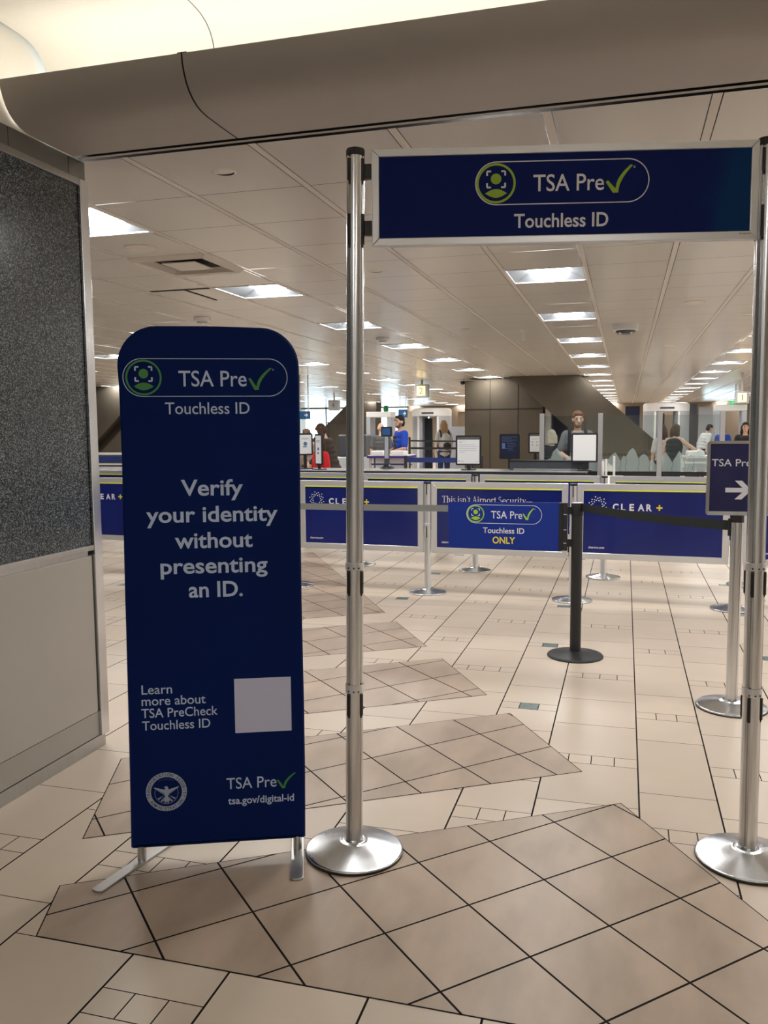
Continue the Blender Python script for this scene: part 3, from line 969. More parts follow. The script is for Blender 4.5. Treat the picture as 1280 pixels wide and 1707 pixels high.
# framed barrier panels
PW, PZ0, PZ1, PF = 1.262, .385, 1.056, .055
_panel_parts = {}
def barrier_panel(label, A, D, u, group, kind):
    p = row_pt(A, D, u)
    t = thing('panel_barrier', label, 'barrier', (p.x, p.y, 0), math.atan2(D.y, D.x), group)
    if not _panel_parts:
        fr_ = MB()
        a, b = 0, PW
        for quad in ([(a, PZ0), (b, PZ0), (b - PF, PZ0 + PF), (a + PF, PZ0 + PF)], [(b, PZ0), (b, PZ1), (b - PF, PZ1 - PF), (b - PF, PZ0 + PF)],
                     [(b, PZ1), (a, PZ1), (a + PF, PZ1 - PF), (b - PF, PZ1 - PF)], [(a, PZ1), (a, PZ0), (a + PF, PZ0 + PF), (a + PF, PZ1 - PF)]):
            fr_.prism(quad, -.014, .014)
        o1 = fr_.build('frame', M['alu'], t, bevel=.002, seg=1)
        o2 = MB().box(PF, PW - PF, -.0145, -.010, .993, 1.004).build('edge_strip', M['lime'], t)
        o3 = MB().box(PF - .005, PW - PF + .005, -.010, .010, PZ0 + PF - .005, .9935).build('print', M['indigo'], t)
        _panel_parts['m'] = (o1, o2, o3)
    else:
        for o in _panel_parts['m']:
            c = o.copy()
            COL.objects.link(c)
            c.parent = t
    if kind == 'logo':
        ink, ye = MB(), MB()
        x0 = PF - .002
        for rr, off in ((.072, 15), (.057, 0), (.042, 15)):
            for k in range(12):
                a = R(30 * k + off)
                q = rr * (1 + (.05 if k % 2 else -.04))
                put_poly(ink, disc_pts(x0 + .124 + q * math.cos(a), .868 + q * math.sin(a), .0054, 10), -.0106)
        for i, ch in enumerate('CLEAR'):
            l = x0 + .252 + .0705 * i
            put_text(ink, ch, l, l + (.050, .036, .039, .054, .046)[i], .826, .055, -.0106, .035)
        put_text(ink, 'clearme.com', x0 + .048, x0 + .186, .482, .019, -.0106, .02)
        cx, cz = x0 + .642, .854
        for (a, b, c, d) in ((-.025, .025, -.0065, .0065), (-.0065, .0065, -.025, .025)):
            put_poly(ye, [(cx + a, cz + c), (cx + b, cz + c), (cx + b, cz + d), (cx + a, cz + d)], -.0106)
        ink.build('lettering', M['white_ink'], t)
        ye.build('plus_logo', M['yellow_ink'], t)
    if kind == 'serif':
        ink = MB()
        serif_text(ink, "This isn't Airport Security\u2014", .104, .947, .864, .062, -.0106)
        serif_text(ink, 'This', .104, .24, .778, .062, -.0106)
        put_text(ink, 'clearme.com', .101, .239, .482, .019, -.0106, .02)
        ink.build('lettering', M['white_ink'], t)
    if kind == 'words':
        ink, ye = MB(), MB()
        put_text(ink, 'clearme.com', .101, .239, .482, .019, -.0106, .02)
        serif_text(ye, 've', .168, .262, .782, .062, -.0106)
        ink.build('lettering', M['white_ink'], t)
        ye.build('yellow_lettering', M['yellow_ink'], t)
    return t

# a light serif alphabet for the slogan panel: strokes (x0,z0,x1,z1,w0,w1) and arcs in units of the x-height
def serif_text(mb, s, l, r_, base, cap, y):
    X = .66
    def stem(x, h=X, w=.10, foot=True, head=True, z0=0):
        out = [('r', x - w / 2, z0, x + w / 2, h)]
        if foot:
            out.append(('r', x - .13, z0, x + .13, z0 + .035))
        if head:
            out.append(('p', [(x - .13, h - .07), (x + w / 2, h), (x + w / 2, h - .05), (x - w / 2, h - .10)]))
        return out
    def arc(cx, cz, rx, rz, a0, a1, w0=.10, w1=.035):
        return [('a', cx, cz, rx, rz, a0, a1, w0, w1)]
    G_ = {
        'T': (.72, [('r', .31, 0, .41, 1), ('r', .22, 0, .50, .035), ('r', .04, .955, .68, 1), ('p', [(.04, .80), (.075, .80), (.10, 1), (.04, 1)]), ('p', [(.62, 1), (.645, .80), (.68, .80), (.68, 1)])]),
        'h': (.66, stem(.16, 1.03) + arc(.34, .40, .17, .24, 0, 180) + stem(.51, .42, head=False)),
        'i': (.30, stem(.15) + [('a', .15, .88, .035, .035, 0, 360, .07, .07)]),
        's': (.46, arc(.23, .49, .14, .15, 20, 260, .05, .05) + arc(.23, .18, .15, .165, -160, 80, .06, .06)),
        'n': (.66, stem(.16) + arc(.34, .40, .17, .24, 0, 180) + stem(.51, .42, head=False)),
        "'": (.22, [('p', [(.08, .98), (.16, .98), (.14, .80), (.10, .76)])]),
        't': (.40, [('r', .14, .10, .23, .86), ('r', .03, .62, .36, .665)] + arc(.25, .13, .08, .11, 180, 330, .05, .04)),
        'A': (.76, [('p', [(.08, 0), (.12, 0), (.38, 1), (.35, 1)]), ('p', [(.56, 0), (.68, 0), (.40, 1), (.34, 1)]), ('r', .20, .33, .56, .37), ('r', .0, 0, .20, .035), ('r', .50, 0, .76, .035)]),
        'r': (.46, stem(.16) + arc(.33, .44, .13, .19, 60, 175, .05, .05) + [('a', .39, .59, .035, .035, 0, 360, .07, .07)]),
        'p': (.66, stem(.16, X, .10, True, True, -.28) + arc(.33, .33, .19, .31, -165, 165)),
        'o': (.62, arc(.31, .33, .22, .31, 0, 360)),
        'S': (.60, arc(.29, .76, .18, .21, 25, 265, .06, .06) + arc(.29, .28, .20, .25, -165, 85, .08, .08)),
        'e': (.58, arc(.30, .33, .21, .31, 0, 315) + [('r', .10, .34, .50, .38)]),
        'c': (.54, arc(.30, .33, .21, .31, 45, 315)),
        'u': (.68, stem(.15, X, .10, False) + arc(.33, .25, .18, .22, 180, 360) + stem(.51, X)),
        'y': (.60, [('p', [(.06, .66), (.19, .66), (.36, .06), (.28, .06)]), ('p', [(.30, .0), (.34, .0), (.53, .66), (.49, .66)]), ('p', [(.14, -.28), (.20, -.28), (.36, .10), (.30, .04)]), ('r', .0, .63, .24, .665), ('r', .40, .63, .60, .665)]),
        'v': (.60, [('p', [(.06, .66), (.19, .66), (.36, .0), (.28, .0)]), ('p', [(.30, .0), (.34, .0), (.53, .66), (.49, .66)]), ('r', .0, .63, .24, .665), ('r', .40, .63, .60, .665)]),
        '\u2014': (.95, [('r', .02, .30, .93, .35)]), ' ': (.26, []),
    }
    tot = sum(G_[c][0] for c in s)
    k = (r_ - l) / tot
    x = 0
    for c in s:
        wd_, ops = G_[c]
        for o in ops:
            if o[0] == 'r':
                pts = [(o[1], o[2]), (o[3], o[2]), (o[3], o[4]), (o[1], o[4])]
                put_poly(mb, [(l + (x + a) * k, base + b * cap) for a, b in pts], y)
            elif o[0] == 'p':
                put_poly(mb, [(l + (x + a) * k, base + b * cap) for a, b in o[1]], y)
            else:
                _, cx, cz, rx, rz, a0, a1, w0, w1 = o
                n_ = 16
                inn, out_ = [], []
                for i in range(n_ + 1):
                    a = R(a0 + (a1 - a0) * i / n_)
                    ww = w1 + (w0 - w1) * abs(math.cos(a))
                    inn.append((cx + max(rx - ww / 2, .001) * math.cos(a), cz + max(rz - ww / 2, .001) * math.sin(a)))
                    out_.append((cx + (rx + ww / 2) * math.cos(a), cz + (rz + ww / 2) * math.sin(a)))
                v = [(l + (x + a) * k, y - .0002, base + b * cap) for a, b in inn + out_]
                mb.add(v, [(i, i + 1, i + n_ + 2, i + n_ + 1) for i in range(n_)])
        x += wd_
g1, g2 = 'near row of framed barrier panels', 'far row of framed barrier panels'
barrier_panel('navy panel of the near row glimpsed between the stone wall and the banner', A1, D1, -4.082, g1, 'logo')
barrier_panel('navy panel of the near row hidden behind the tall banner', A1, D1, -2.690, g1, '')
barrier_panel('navy logo panel of the near row crossed by the tall post and grey belt', A1, D1, -1.300, g1, 'logo')
barrier_panel('navy slogan panel with serif lettering behind the small blue sign', A1, D1, .038, g1, 'serif')
barrier_panel('navy logo panel crossed by the black belt beside the arrow sign', A1, D1, 1.380, g1, 'logo')
barrier_panel('navy panel with yellow lettering beyond the far tall post', A1, D1, 2.722, g1, 'words')
for u, lab in ((-5.41, 'outermost framed panel of the far row beyond the banner'), (-4.05, 'framed panel of the far row seen over the panel next to the stone wall'),
               (-2.68, 'framed panel of the far row hidden behind the tall banner'), (-1.31, 'framed panel of the far row below the agent in blue'),
               (.052, 'framed panel of the far row below the blank white notice holder'), (1.418, 'framed panel of the far row below the frosted glass screen'),
               (2.78, 'framed panel of the far row behind the arrow sign')):
    barrier_panel(lab, A2, D2, u, g2, '')

# ------------------------------------------------------------------ black stanchion with the small blue sign
BX, BY = -.300, 5.76
def belt_stanchion(name, label, x, y, m_, m_base):
    t = thing(name, label, 'stanchion', (x, y, 0))
    MB().lathe([(.187, 0), (.187, .008), (.180, .016), (.06, .030), (.045, .038), (.036, .038)], 56).build('base', m_base, t, smooth=True)
    MB().lathe([(.0365, .03), (.0365, .985)], 36).build('pole', m_, t, smooth=True)
    MB().lathe([(.038, .960), (.0395, .962), (.0395, 1.040), (.037, 1.046)], 36).build('belt_head', M['black'], t, smooth=True)
    MB().lathe([(.037, 1.046), (.0365, 1.0475), (.030, 1.0478)], 36).build('cap', M['alu_dull'], t, smooth=True)
    return t
belt_stanchion('belt_stanchion', 'black stanchion on a black disc base carrying the small blue sign', BX, BY, M['black_metal'], M['black_metal'])
belt_stanchion('belt_stanchion', 'stanchion behind the tall banner receiving the grey belt', -3.02, 5.86, M['alu'], M['base'])
ls = thing('lane_sign', 'small royal blue sign fixed beside the black stanchion', 'sign', (BX, BY, 0), 0)
MB().prism([(-.866, .720), (-.117, .720), (-.117, 1.046), (-.866, 1.040), (-.874, 1.034), (-.879, 1.022), (-.877, .735), (-.873, .724)], -.004, .004).build('panel', M['royal'], ls)
MB().box(-.119, -.090, -.010, .010, .722, 1.046).build('hinge_plate', M['black'], ls, bevel=.002)
hp = MB().box(-.090, -.062, -.012, .012, .722, 1.046)
hp.build('hinge_bracket', M['black_metal'], ls, bevel=.002)
for z in (.985, .895, .805):
    MB().box(-.088, -.068, -.0165, -.012, z - .034 if z != .985 else z - .02, z - .028 if z != .985 else z - .014).build('hinge_clip', M['alu'], ls)
MB().box(-.064, -.036, -.008, .008, .75, .80).box(-.064, -.036, -.008, .008, .97, 1.02).build('mount', M['black'], ls)
id_logo(ls, -.0048, -.748, -.234, 1.023, .896, -.685, -.578, -.365, .931, .050, (-.363, .964), (-.334, .923), (-.291, 1.006), (M['white_ink'], M['lime_ink']), .0032)
tx = MB()
put_text(tx, 'Touchless ID', -.634, -.350, .829, .037, -.0048, .014)
tx.build('lettering', M['white_ink'], ls)
tx = MB()
put_text(tx, 'ONLY', -.567, -.412, .758, .045, -.0048, .02)
tx.build('yellow_lettering', M['yellow_ink'], ls)

def belt(name, label, a, b, h, m_, sag):
    a, b = Vector(a), Vector(b)
    n_ = 16
    d = (b - a)
    nrm = Vector((-d.y, d.x, 0)).normalized() * .001
    v = []
    for s in (1, -1):
        for i in range(n_ + 1):
            q = i / n_
            p = a + d * q + nrm * s - Vector((0, 0, sag * 4 * q * (1 - q)))
            v += [p - Vector((0, 0, h / 2)), p + Vector((0, 0, h / 2))]
    f = []
    o = 2 * (n_ + 1)
    for i in range(n_):
        f += [(2 * i, 2 * i + 1, 2 * i + 3, 2 * i + 2), (o + 2 * i, o + 2 * i + 2, o + 2 * i + 3, o + 2 * i + 1), (2 * i + 1, o + 2 * i + 1, o + 2 * i + 3, 2 * i + 3), (2 * i, 2 * i + 2, o + 2 * i + 2, o + 2 * i)]
    return tag(MB().add(v, f).build(name, m_), label, 'belt')
belt('retractable_belt', 'grey retractable belt running from the small blue sign behind the tall post', (-1.178, 5.76, .994), (-2.985, 5.855, .982), .046, M['belt_grey'], .004)
belt('retractable_belt', 'black retractable belt from the black stanchion to the arrow sign stand', (-.268, 5.738, 1.017), (.558, 4.912, 1.010), .054, M['belt_black'], .012)

# ------------------------------------------------------------------ arrow sign stand
SX, SY = .592, 4.890
st = thing('sign_stand', 'framed dark navy sign with a white arrow on a steel post', 'sign stand', (SX, SY, 0), R(1.5))
MB().lathe([(.187, 0), (.187, .006)], 56).build('base_rim', M['black'], st, smooth=True)
MB().lathe([(.186, .004), (.186, .012), (.1845, .0145), (.181, .016), (.176, .017), (.120, .0275), (.066, .0385), (.058, .041), (.050, .046), (.040, .0475), (.032, .0475)], 64).build('base', M['base'], st, smooth='all')
grooved(.032, (-60, 30, 120, 210), .04, 1.040, .005, .12).build('pole', M['steel'], st, smooth=True)
MB().lathe([(.034, 1.030), (.034, 1.066), (.03, 1.068)], 28).build('cap', M['black'], st, smooth=True)
MB().box(-.046, -.030, -.014, .014, .955, 1.05).build('receiver', M['black'], st, bevel=.002)
a, b, c, d = -.163, .158, 1.067, 1.469
def rrect(a, b, c, d, r_, n_=6):
    out = []
    for cx, cz, s in ((b - r_, c + r_, -90), (b - r_, d - r_, 0), (a + r_, d - r_, 90), (a + r_, c + r_, 180)):
        out += [(cx + r_ * math.cos(R(s + 90 * i / n_)), cz + r_ * math.sin(R(s + 90 * i / n_))) for i in range(n_ + 1)]
    return out
o1, o2 = rrect(a, b, c, d, .014), rrect(a + .016, b - .016, c + .022, d - .016, .003)
n_ = len(o1)
fr = MB()
fr.add([(u, -.012, z) for u, z in o1] + [(u, -.010, z) for u, z in o2] + [(u, .010, z) for u, z in o2] + [(u, .012, z) for u, z in o1],
       [(i + o, (i + 1) % n_ + o, (i + 1) % n_ + (o + n_) % (4 * n_), i + (o + n_) % (4 * n_)) for o in (0, n_, 2 * n_, 3 * n_) for i in range(n_)])
fr.build('frame', M['steel_trim'], st, bevel=.002)
MB().box(a + .013, b - .013, -.007, .007, c + .018, d - .013).build('print', M['navy_dark'], st)
tx = MB()
put_text(tx, 'TSA Pre', -.140, .058, 1.333, .0375, -.0078, .004)
put_poly(tx, [(-.067, 1.192), (.018, 1.192), (-.020, 1.1545), (.016, 1.1545), (.064, 1.2045), (.016, 1.2555), (-.020, 1.2555), (.018, 1.217), (-.067, 1.217)], -.0078)
tx.build('lettering', M['white_ink'], st)
gr = MB()
check_mark(gr, (.061, 1.352), .086, 1.326, .128, 1.388, -.0078)
gr.build('tick_logo', M['green_ink'], st)

# ------------------------------------------------------------------ checkpoint: counter, notices, device
t = thing('checkpoint_counter', 'long grey counter with black front behind the panel rows', 'counter', (-8.0, 10.6, 0))
MB().box(0, 7.55, 0, .70, .985, 1.012).build('counter_top', M['counter_top'], t, bevel=.004)
MB().box(0, 7.55, -.015, .015, .90, 1.006).build('front_rim', M['black'], t, bevel=.004)
for x in (.1, 1.95, 3.8, 5.65, 7.3):
    MB().box(x, x + .08, .08, .62, 0, .985).build('leg', M['black_metal'], t)
MB().box(.18, 7.3, .08, .10, .35, .985).build('modesty_panel', M['black'], t)
t = thing('storage_bin', 'long black bin on the counter below the dark notice and blank notice', 'bin', (-1.44, 11.02, 1.012))
MB().box(0, 1.0, 0, .24, 0, .115).build('body', M['dark_machine'], t, bevel=.006)
MB().box(-.01, 1.01, -.01, .25, .115, .125).build('lid', M['black'], t, bevel=.003)
MB().box(.05, .86, -.008, -.002, .006, .016).build('edge_strip', M['alu'], t)

def notice(label, x, y, z0, z1, w_, rz, zfoot, style, tilt=0.0):
    t = thing('notice_holder', label, 'notice', (x, y, zfoot), rz, 'framed notices on stands')
    a, b = -w_ / 2, w_ / 2
    c, d = z0 - zfoot, z1 - zfoot
    MB().prism(rrect(a, b, c, d, .02), -.012, .012).build('frame', M['black'], t, bevel=.002, seg=1)
    f = .022
    face = {'white': 'paper', 'blank': 'paper', 'navy': 'dark_blue', 'icon': 'paper', 'symbol': 'paper'}[style]
    MB().box(a + f, b - f, -.0135, -.011, c + f, d - f).build('sheet', M[face], t)
    ink = MB()
    W_, H_ = (b - a - 2 * f), (d - c - 2 * f)
    def bar(u0, v0, u1, v1, m_=0):
        y_ = -.0145
        put_poly(ink, [(a + f + W_ * u0, c + f + H_ * v0), (a + f + W_ * u1, c + f + H_ * v0), (a + f + W_ * u1, c + f + H_ * v1), (a + f + W_ * u0, c + f + H_ * v1)], y_)
    if style in ('white', 'icon'):
        hb_ = MB()
        put_poly(hb_, [(a + f, d - f - H_ * .10), (b - f, d - f - H_ * .10), (b - f, d - f), (a + f, d - f)], -.0145)
        hb_.build('header_band', M['paper_grey'], t)
    if style == 'white':
        bar(.10, .84, .20, .86); bar(.10, .79, .20, .81); bar(.24, .83, .36, .85)
        for k, (l, r_) in enumerate(((.08, .80), (.08, .94), (.08, .86), (.08, .90), (.08, .34))):
            bar(l, .70 - .07 * k, r_, .715 - .07 * k)
        bar(.05, .06, .10, .13); bar(.14, .08, .30, .10); bar(.84, .06, .94, .075)
    if style == 'navy':
        for k, (l, r_) in enumerate(((.06, .94), (.06, .60), (.06, .92), (.06, .70), (.36, .84), (.36, .90), (.36, .76), (.06, .66), (.40, .72))):
            bar(l, .93 - .075 * k, r_, .945 - .075 * k)
        bar(.06, .42, .24, .66)
    if style == 'icon':
        for u in (.16, .56):
            for v in (.34, .52):
                bar(u, v, u + .13, v + .09); bar(u + .17, v + .04, u + .28, v + .055)
        bar(.16, .74, .78, .755); bar(.16, .69, .62, .70)
    if style == 'symbol':
        put_poly(ink, disc_pts((a + b) / 2, c + (d - c) * .52, w_ * .13, 18), -.0145)
        bar(.30, .34, .62, .40); bar(.2, .80, .8, .82); bar(.2, .76, .7, .77)
    if ink.v:
        ink.build('print', M['blue_ink' if style in ('navy', 'symbol') else 'paper_ink'], t)
    if c > .03:
        MB().box(-.022, .022, -.008, .012, .012, c + .02).build('stem', M['black'], t)
    MB().box(-.09, .09, -.06, .06, 0, .014).build('base', M['black'], t, bevel=.003)
    return t
notice('white printed notice with a grey header in a black frame on the counter', -1.965, 10.92, 1.075, 1.465, .335, 0, 1.012, 'white')

notice('blank white notice in a black frame in front of the man in grey', -.49, 10.90, 1.118, 1.485, .325, 0, 1.012, 'blank')
notice('dark navy printed notice in a black frame between two white notices', -1.53, 11.7, 1.13, 1.475, .285, 0, 0, 'navy')
notice('small white notice with four icons beside the glass screen post', -1.25, 12.4, 1.19, 1.485, .205, R(-6), 0, 'icon')
notice('slanted white notice at the counter end next to the tall banner', -4.275, 11.0, 1.20, 1.505, .22, R(38), 1.012, 'symbol')
notice('narrow white notice with a blue symbol in front of the red top', -3.995, 10.80, 1.075, 1.495, .16, R(-30), 1.012, 'symbol')
t = thing('scanner_kiosk', 'slim black document kiosk with a lit blue screen in front of the agent', 'kiosk', (-3.15, 11.2, 1.012), 0)
MB().lathe([(.10, 0), (.09, .02), (.03, .06)], 24).build('base', M['black'], t, smooth=True)
MB().box(-.035, .035, -.02, .02, .04, .50).build('column', M['dark_machine'], t, bevel=.006)
MB().box(-.027, .027, -.023, -.019, .14, .44).build('label_strip', M['grey_machine'], t)
MB().box(-.075, .075, -.03, .02, .44, .575).build('head', M['black'], t, bevel=.006)
MB().box(-.055, .055, -.033, -.029, .46, .555).build('screen', M['screen'], t)

# glass screen with frosted mountain film
def post_glass(label, x):
    t = thing('screen_post', label, 'post', (x, 11.6, 0), 0, 'posts of the glass screen')
    MB().box(-.03, .03, -.03, .03, .012, 1.745).build('upright', M['alu_dull'], t, bevel=.004)
    MB().box(-.07, .07, -.07, .07, 0, .012).build('foot', M['alu_dull'], t)
GX = (-1.085, -.32, .43, 1.19)
for x, lab in zip(GX, ('grey glass-screen post beside the small icon notice', 'grey glass-screen post just past the man in grey', 'grey glass-screen post in front of the woman with dark red hair', 'grey glass-screen post behind the arrow sign')):
    post_glass(lab, x)
PEAKS = {0: [(.0, .14), (.09, .17), (.12, .26), (.17, .31), (.22, .25), (.27, .15), (.33, .20), (.42, .22), (.50, .16), (.60, .19), (.70, .14)],
         1: [(.0, .10), (.03, .16), (.06, .14), (.12, .22), (.165, .25), (.20, .20), (.23, .13), (.27, .21), (.30, .19), (.34, .27), (.385, .31), (.42, .27), (.46, .16), (.49, .21), (.53, .23), (.57, .20), (.60, .13), (.63, .16), (.70, .08)],
         2: [(.0, .22), (.05, .25), (.09, .19), (.13, .12), (.17, .19), (.215, .27), (.25, .22), (.28, .13), (.31, .20), (.36, .22), (.39, .17), (.43, .26), (.48, .29), (.53, .24), (.57, .14), (.62, .21), (.68, .23), (.71, .15)]}
for i, lab in enumerate(('clear glass screen panel between the icon notice and the blank notice', 'clear glass screen panel in front of the brown concrete stair', 'clear glass screen panel in front of the woman stretching her arm')):
    a, b = GX[i] + .032, GX[i + 1] - .032
    t = thing('glass_screen', lab, 'glass screen', (a, 11.6, 0), 0, 'glass screen panels')
    MB().box(0, b - a, -.005, .005, .97, 1.71).build('pane', M['glass'], t)
    MB().box(0, b - a, -.012, .012, .92, .972).build('bottom_rail', M['black'], t)
    pk = PEAKS[i]
    o = [(0, .975)] + [(min(x, b - a), .975 + h) for x, h in pk] + [(b - a, .975 + pk[-1][1] * .8), (b - a, .975)]
    ff_ = MB()
    for k in range(len(o) - 1):
        x0, x1 = o[k][0], o[k + 1][0]
        if x1 - x0 < 1e-4:
            continue
        put_poly(ff_, [(x0, .975), (x1, .975), (x1, o[k + 1][1]), (x0, o[k][1])], -.0065)
    ff_.build('frosted_film', M['frost'], t)
    cr_ = MB()
    for k in range(1, len(pk) - 1):
        if pk[k][1] < pk[k - 1][1] and pk[k][1] <= pk[k + 1][1]:
            x, h = pk[k]
            put_band(cr_, [(x, .975 + h), (x + .012, .975 + h * .6), (x - .008, .975 + h * .35), (x + .004, .976)], .005, -.0072, closed=False)
    if cr_.v:
        cr_.build('crack_lines', M['dark_machine'], t)
for x, h, lab in ((-.275, .13, 'short white rod standing first in line behind the blank notice'), (-.235, .16, 'short white rod standing second in line behind the blank notice'), (-.135, .20, 'tallest short white rod standing apart behind the glass post')):
    tag(MB().lathe([(.016, 0), (.016, .985 + h - .01), (.010, .985 + h)], 14).build('white_rod', M['white'], None, smooth=True), lab, 'rod').location = (x, 11.42, 0)

# agent's table with trays, belt barriers
t = thing('inspection_table', 'white inspection table with a purple edge in front of the agent', 'table', (-4.56, 14.9, 0))
MB().box(0, .76, 0, .6, 1.04, 1.085).build('table_top', M['white'], t)
MB().box(-.012, .772, -.012, .612, 1.03, 1.068).build('edge_band', M['purple'], t)
for x in (.02, .70):
    for y in (.02, .54):
        MB().box(x, x + .04, y, y + .04, 0, 1.04).build('leg', M['alu'], t)
MB().box(.06, .70, .30, .32, .25, 1.03).build('back_panel', M['white'], t)
MB().box(.06, .70, .02, .05, .90, .93).build('cross_rail', M['belt_blue'], t)
for x, lab in ((-4.40, 'white tray on the inspection table nearer the tall post'), (-4.02, 'white tray on the inspection table by the gloved hand')):
    o = MB()
    o.prism_z([(x - .13, 14.98), (x + .13, 14.98), (x + .13, 15.3), (x - .13, 15.3)], 1.086, 1.16)
    tag(o.build('tray', M['white'], bevel=.02), lab, 'tray')
def strap_post(label, x, y, h, m_, cat='belt post'):
    t = thing('belt_post', label, cat, (x, y, 0))
    MB().lathe([(.16, 0), (.15, .02), (.03, .03)], 28).build('base', m_, t, smooth=True)
    MB().lathe([(.028, .02), (.028, h - .03), (.026, h)], 20).build('pole', m_, t, smooth=True)
strap_post('black belt post beside the agent in blue', -3.62, 14.05, 1.10, M['black_metal'])
strap_post('black belt post hidden behind the printed notice', -2.30, 14.02, 1.10, M['black_metal'])
belt('barrier_belt', 'wide blue belt running in front of the woman with the backpack', (-3.59, 14.04, 1.03), (-2.33, 14.02, 1.03), .085, M['belt_blue'], .004)
strap_post('tall black belt post between the agent and the body scanner', -4.80, 19.0, 1.38, M['black_metal'])
strap_post('black belt post past the woman with the backpack', -3.35, 19.2, 1.32, M['black_metal'])
belt('barrier_belt', 'upper black belt beside the woman with the backpack', (-4.77, 19.0, 1.29), (-3.38, 19.2, 1.27), .035, M['belt_black'], .003)
belt('barrier_belt', 'lower black belt beside the woman with the backpack', (-4.77, 19.0, 1.12), (-3.38, 19.2, 1.11), .05, M['belt_black'], .003)
t = thing('roller_table', 'pale metal roller table where the woman stretches her arm', 'table', (.93, 15.2, 0))
MB().box(0, 1.1, 0, .7, 1.03, 1.06).build('table_top', M['alu'], t)
MB().box(0, 1.1, -.02, .02, .94, .97).build('rail', M['white'], t)
for x in (.02, 1.04):
    for y in (.04, .62):
        MB().box(x, x + .04, y, y + .04, 0, 1.03).build('leg', M['alu'], t)
tag(MB().prism_z([(1.02, 15.3), (1.30, 15.3), (1.30, 15.7), (1.02, 15.7)], 1.061, 1.15).build('tray', M['white'], bevel=.02), 'white tray on the roller table under the outstretched arm', 'tray')
t = thing('queue_rail', 'white railed barrier with a blue band glimpsed between stone wall and banner', 'barrier', (-9.2, 11.45, 0))
MB().box(0, 2.4, -.02, .02, 1.19, 1.225).build('top_rail', M['white'], t)
MB().box(0, 2.4, -.008, .008, 1.075, 1.165).build('blue_band', M['belt_blue'], t)
MB().box(0, 2.4, -.015, .015, 1.035, 1.055).build('lower_rail', M['white'], t)
for x in (0, 1.18, 2.36):
    MB().box(x, x + .04, -.02, .02, 0, 1.19).build('upright', M['alu'], t)

# ------------------------------------------------------------------ concrete stairs that rise to the ceiling
t = thing('concrete_stair', 'brown concrete stair side sloping down from the ceiling behind the man in grey', 'stair', (0, 20.4, 0))
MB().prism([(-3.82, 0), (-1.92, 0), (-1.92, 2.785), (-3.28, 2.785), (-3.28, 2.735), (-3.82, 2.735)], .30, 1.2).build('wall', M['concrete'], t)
MB().box(-3.82, -1.92, .292, .302, 2.025, 2.040).build('joint', M['dark'], t)
for x in (-3.2, -2.52):
    MB().box(x, x + .012, .292, .302, 0, 2.785).build('joint', M['dark'], t)
MB().prism([(-2.68, 2.785), (-1.065, 2.785), (2.08, 0), (.475, 0)][::-1], -.10, 1.4).build('stringer', M['concrete_lit'], t)
MB().box(-1.88, -1.74, .5, .64, 0, 2.1).build('column', M['pale_wall'], t)
MB().box(-1.92, -.6, 1.15, 1.2, 0, 1.9).build('back_wall', M['dark_machine'], t)
t = thing('concrete_wall', 'brown concrete wall with a dark sloping recess between stone wall and banner', 'wall', (0, 20.4, 0))
MB().prism([(-17.4, 0), (-15.47, 0), (-12.66, 2.6), (-12.4, 2.83), (-12.4, 2.79), (-17.4, 2.79)][::-1] if False else [(-17.4, -.001), (-15.53, -.001), (-12.46, 2.785), (-17.4, 2.785)], 0, .6).build('upper_wall', M['concrete_lit'], t)
MB().prism([(-15.10, 0), (-11.6, 0), (-11.6, 2.785), (-11.98, 2.785)], 0, .6).build('lower_wall', M['concrete_lit'], t)
MB().prism([(-15.53, 0), (-15.10, 0), (-11.98, 2.785), (-12.46, 2.785)], .35, .6).build('recess', M['concrete'], t)  # shade of the sloping recess put into its darker colour
t = thing('far_stair', 'brown sloping stair side in front of the bright far windows', 'stair', (0, 36.0, 0))
MB().prism([(-14.9, 0), (-10.6, 0), (-10.6, 2.785), (-11.85, 2.785)], 0, .8).build('stringer', M['concrete_lit'], t)
MB().box(-12.9, -11.2, -.04, 0, 1.86, 1.92).build('handrail', M['dark_machine'], t)
for x in (-12.88, -11.25):
    MB().box(x, x + .05, -.04, 0, 0, 1.86).build('baluster', M['dark_machine'], t)

# ------------------------------------------------------------------ body scanners, metal detectors, cabinets
def body_scanner(label, x, y, w_, h):
    t = thing('body_scanner', label, 'body scanner', (x, y, 0), 0, 'rounded body scanners')
    r_ = w_ / 2
    for s in (-1, 1):
        pts = []
        a0 = 0 if s > 0 else 180
        for k in range(13):
            a = R(a0 - 62 + 124 * k / 12)
            pts.append((r_ * math.cos(a), r_ * math.sin(a)))
        for k in range(12, -1, -1):
            a = R(a0 - 62 + 124 * k / 12)
            pts.append((r_ * .72 * math.cos(a), r_ * .72 * math.sin(a)))
        MB().prism_z(pts, .06, h - .28).build('side_shell', M['grey_machine'], t, smooth=True)
        MB().box(s * r_ * .50 - .03, s * r_ * .50 + .03, -r_ * .92, -r_ * .84, .06, h - .3).build('door_post', M['white'], t)
    MB().lathe([(r_, .0), (r_, .06)], 48).build('floor_plate', M['dark_machine'], t)
    MB().lathe([(r_, h - .28), (r_ * 1.01, h - .08), (r_ * .96, h - .02), (r_ * .86, h)], 48).build('canopy', M['white'], t, smooth=True)
    MB().box(-r_ * .3, r_ * .3, -r_ - .012, -r_ + .03, h - .21, h - .15).build('label_band', M['dark_machine'], t)
    MB().box(-r_ * .45, -r_ * .05, .25, .29, .06, h - .35).build('mast', M['dark_machine'], t)
body_scanner('pale rounded body scanner beside the woman with the backpack', -6.74, 30, 1.42, 2.31)
body_scanner('pale rounded body scanner behind the woman stretching her arm', 1.30, 30, 1.48, 2.38)
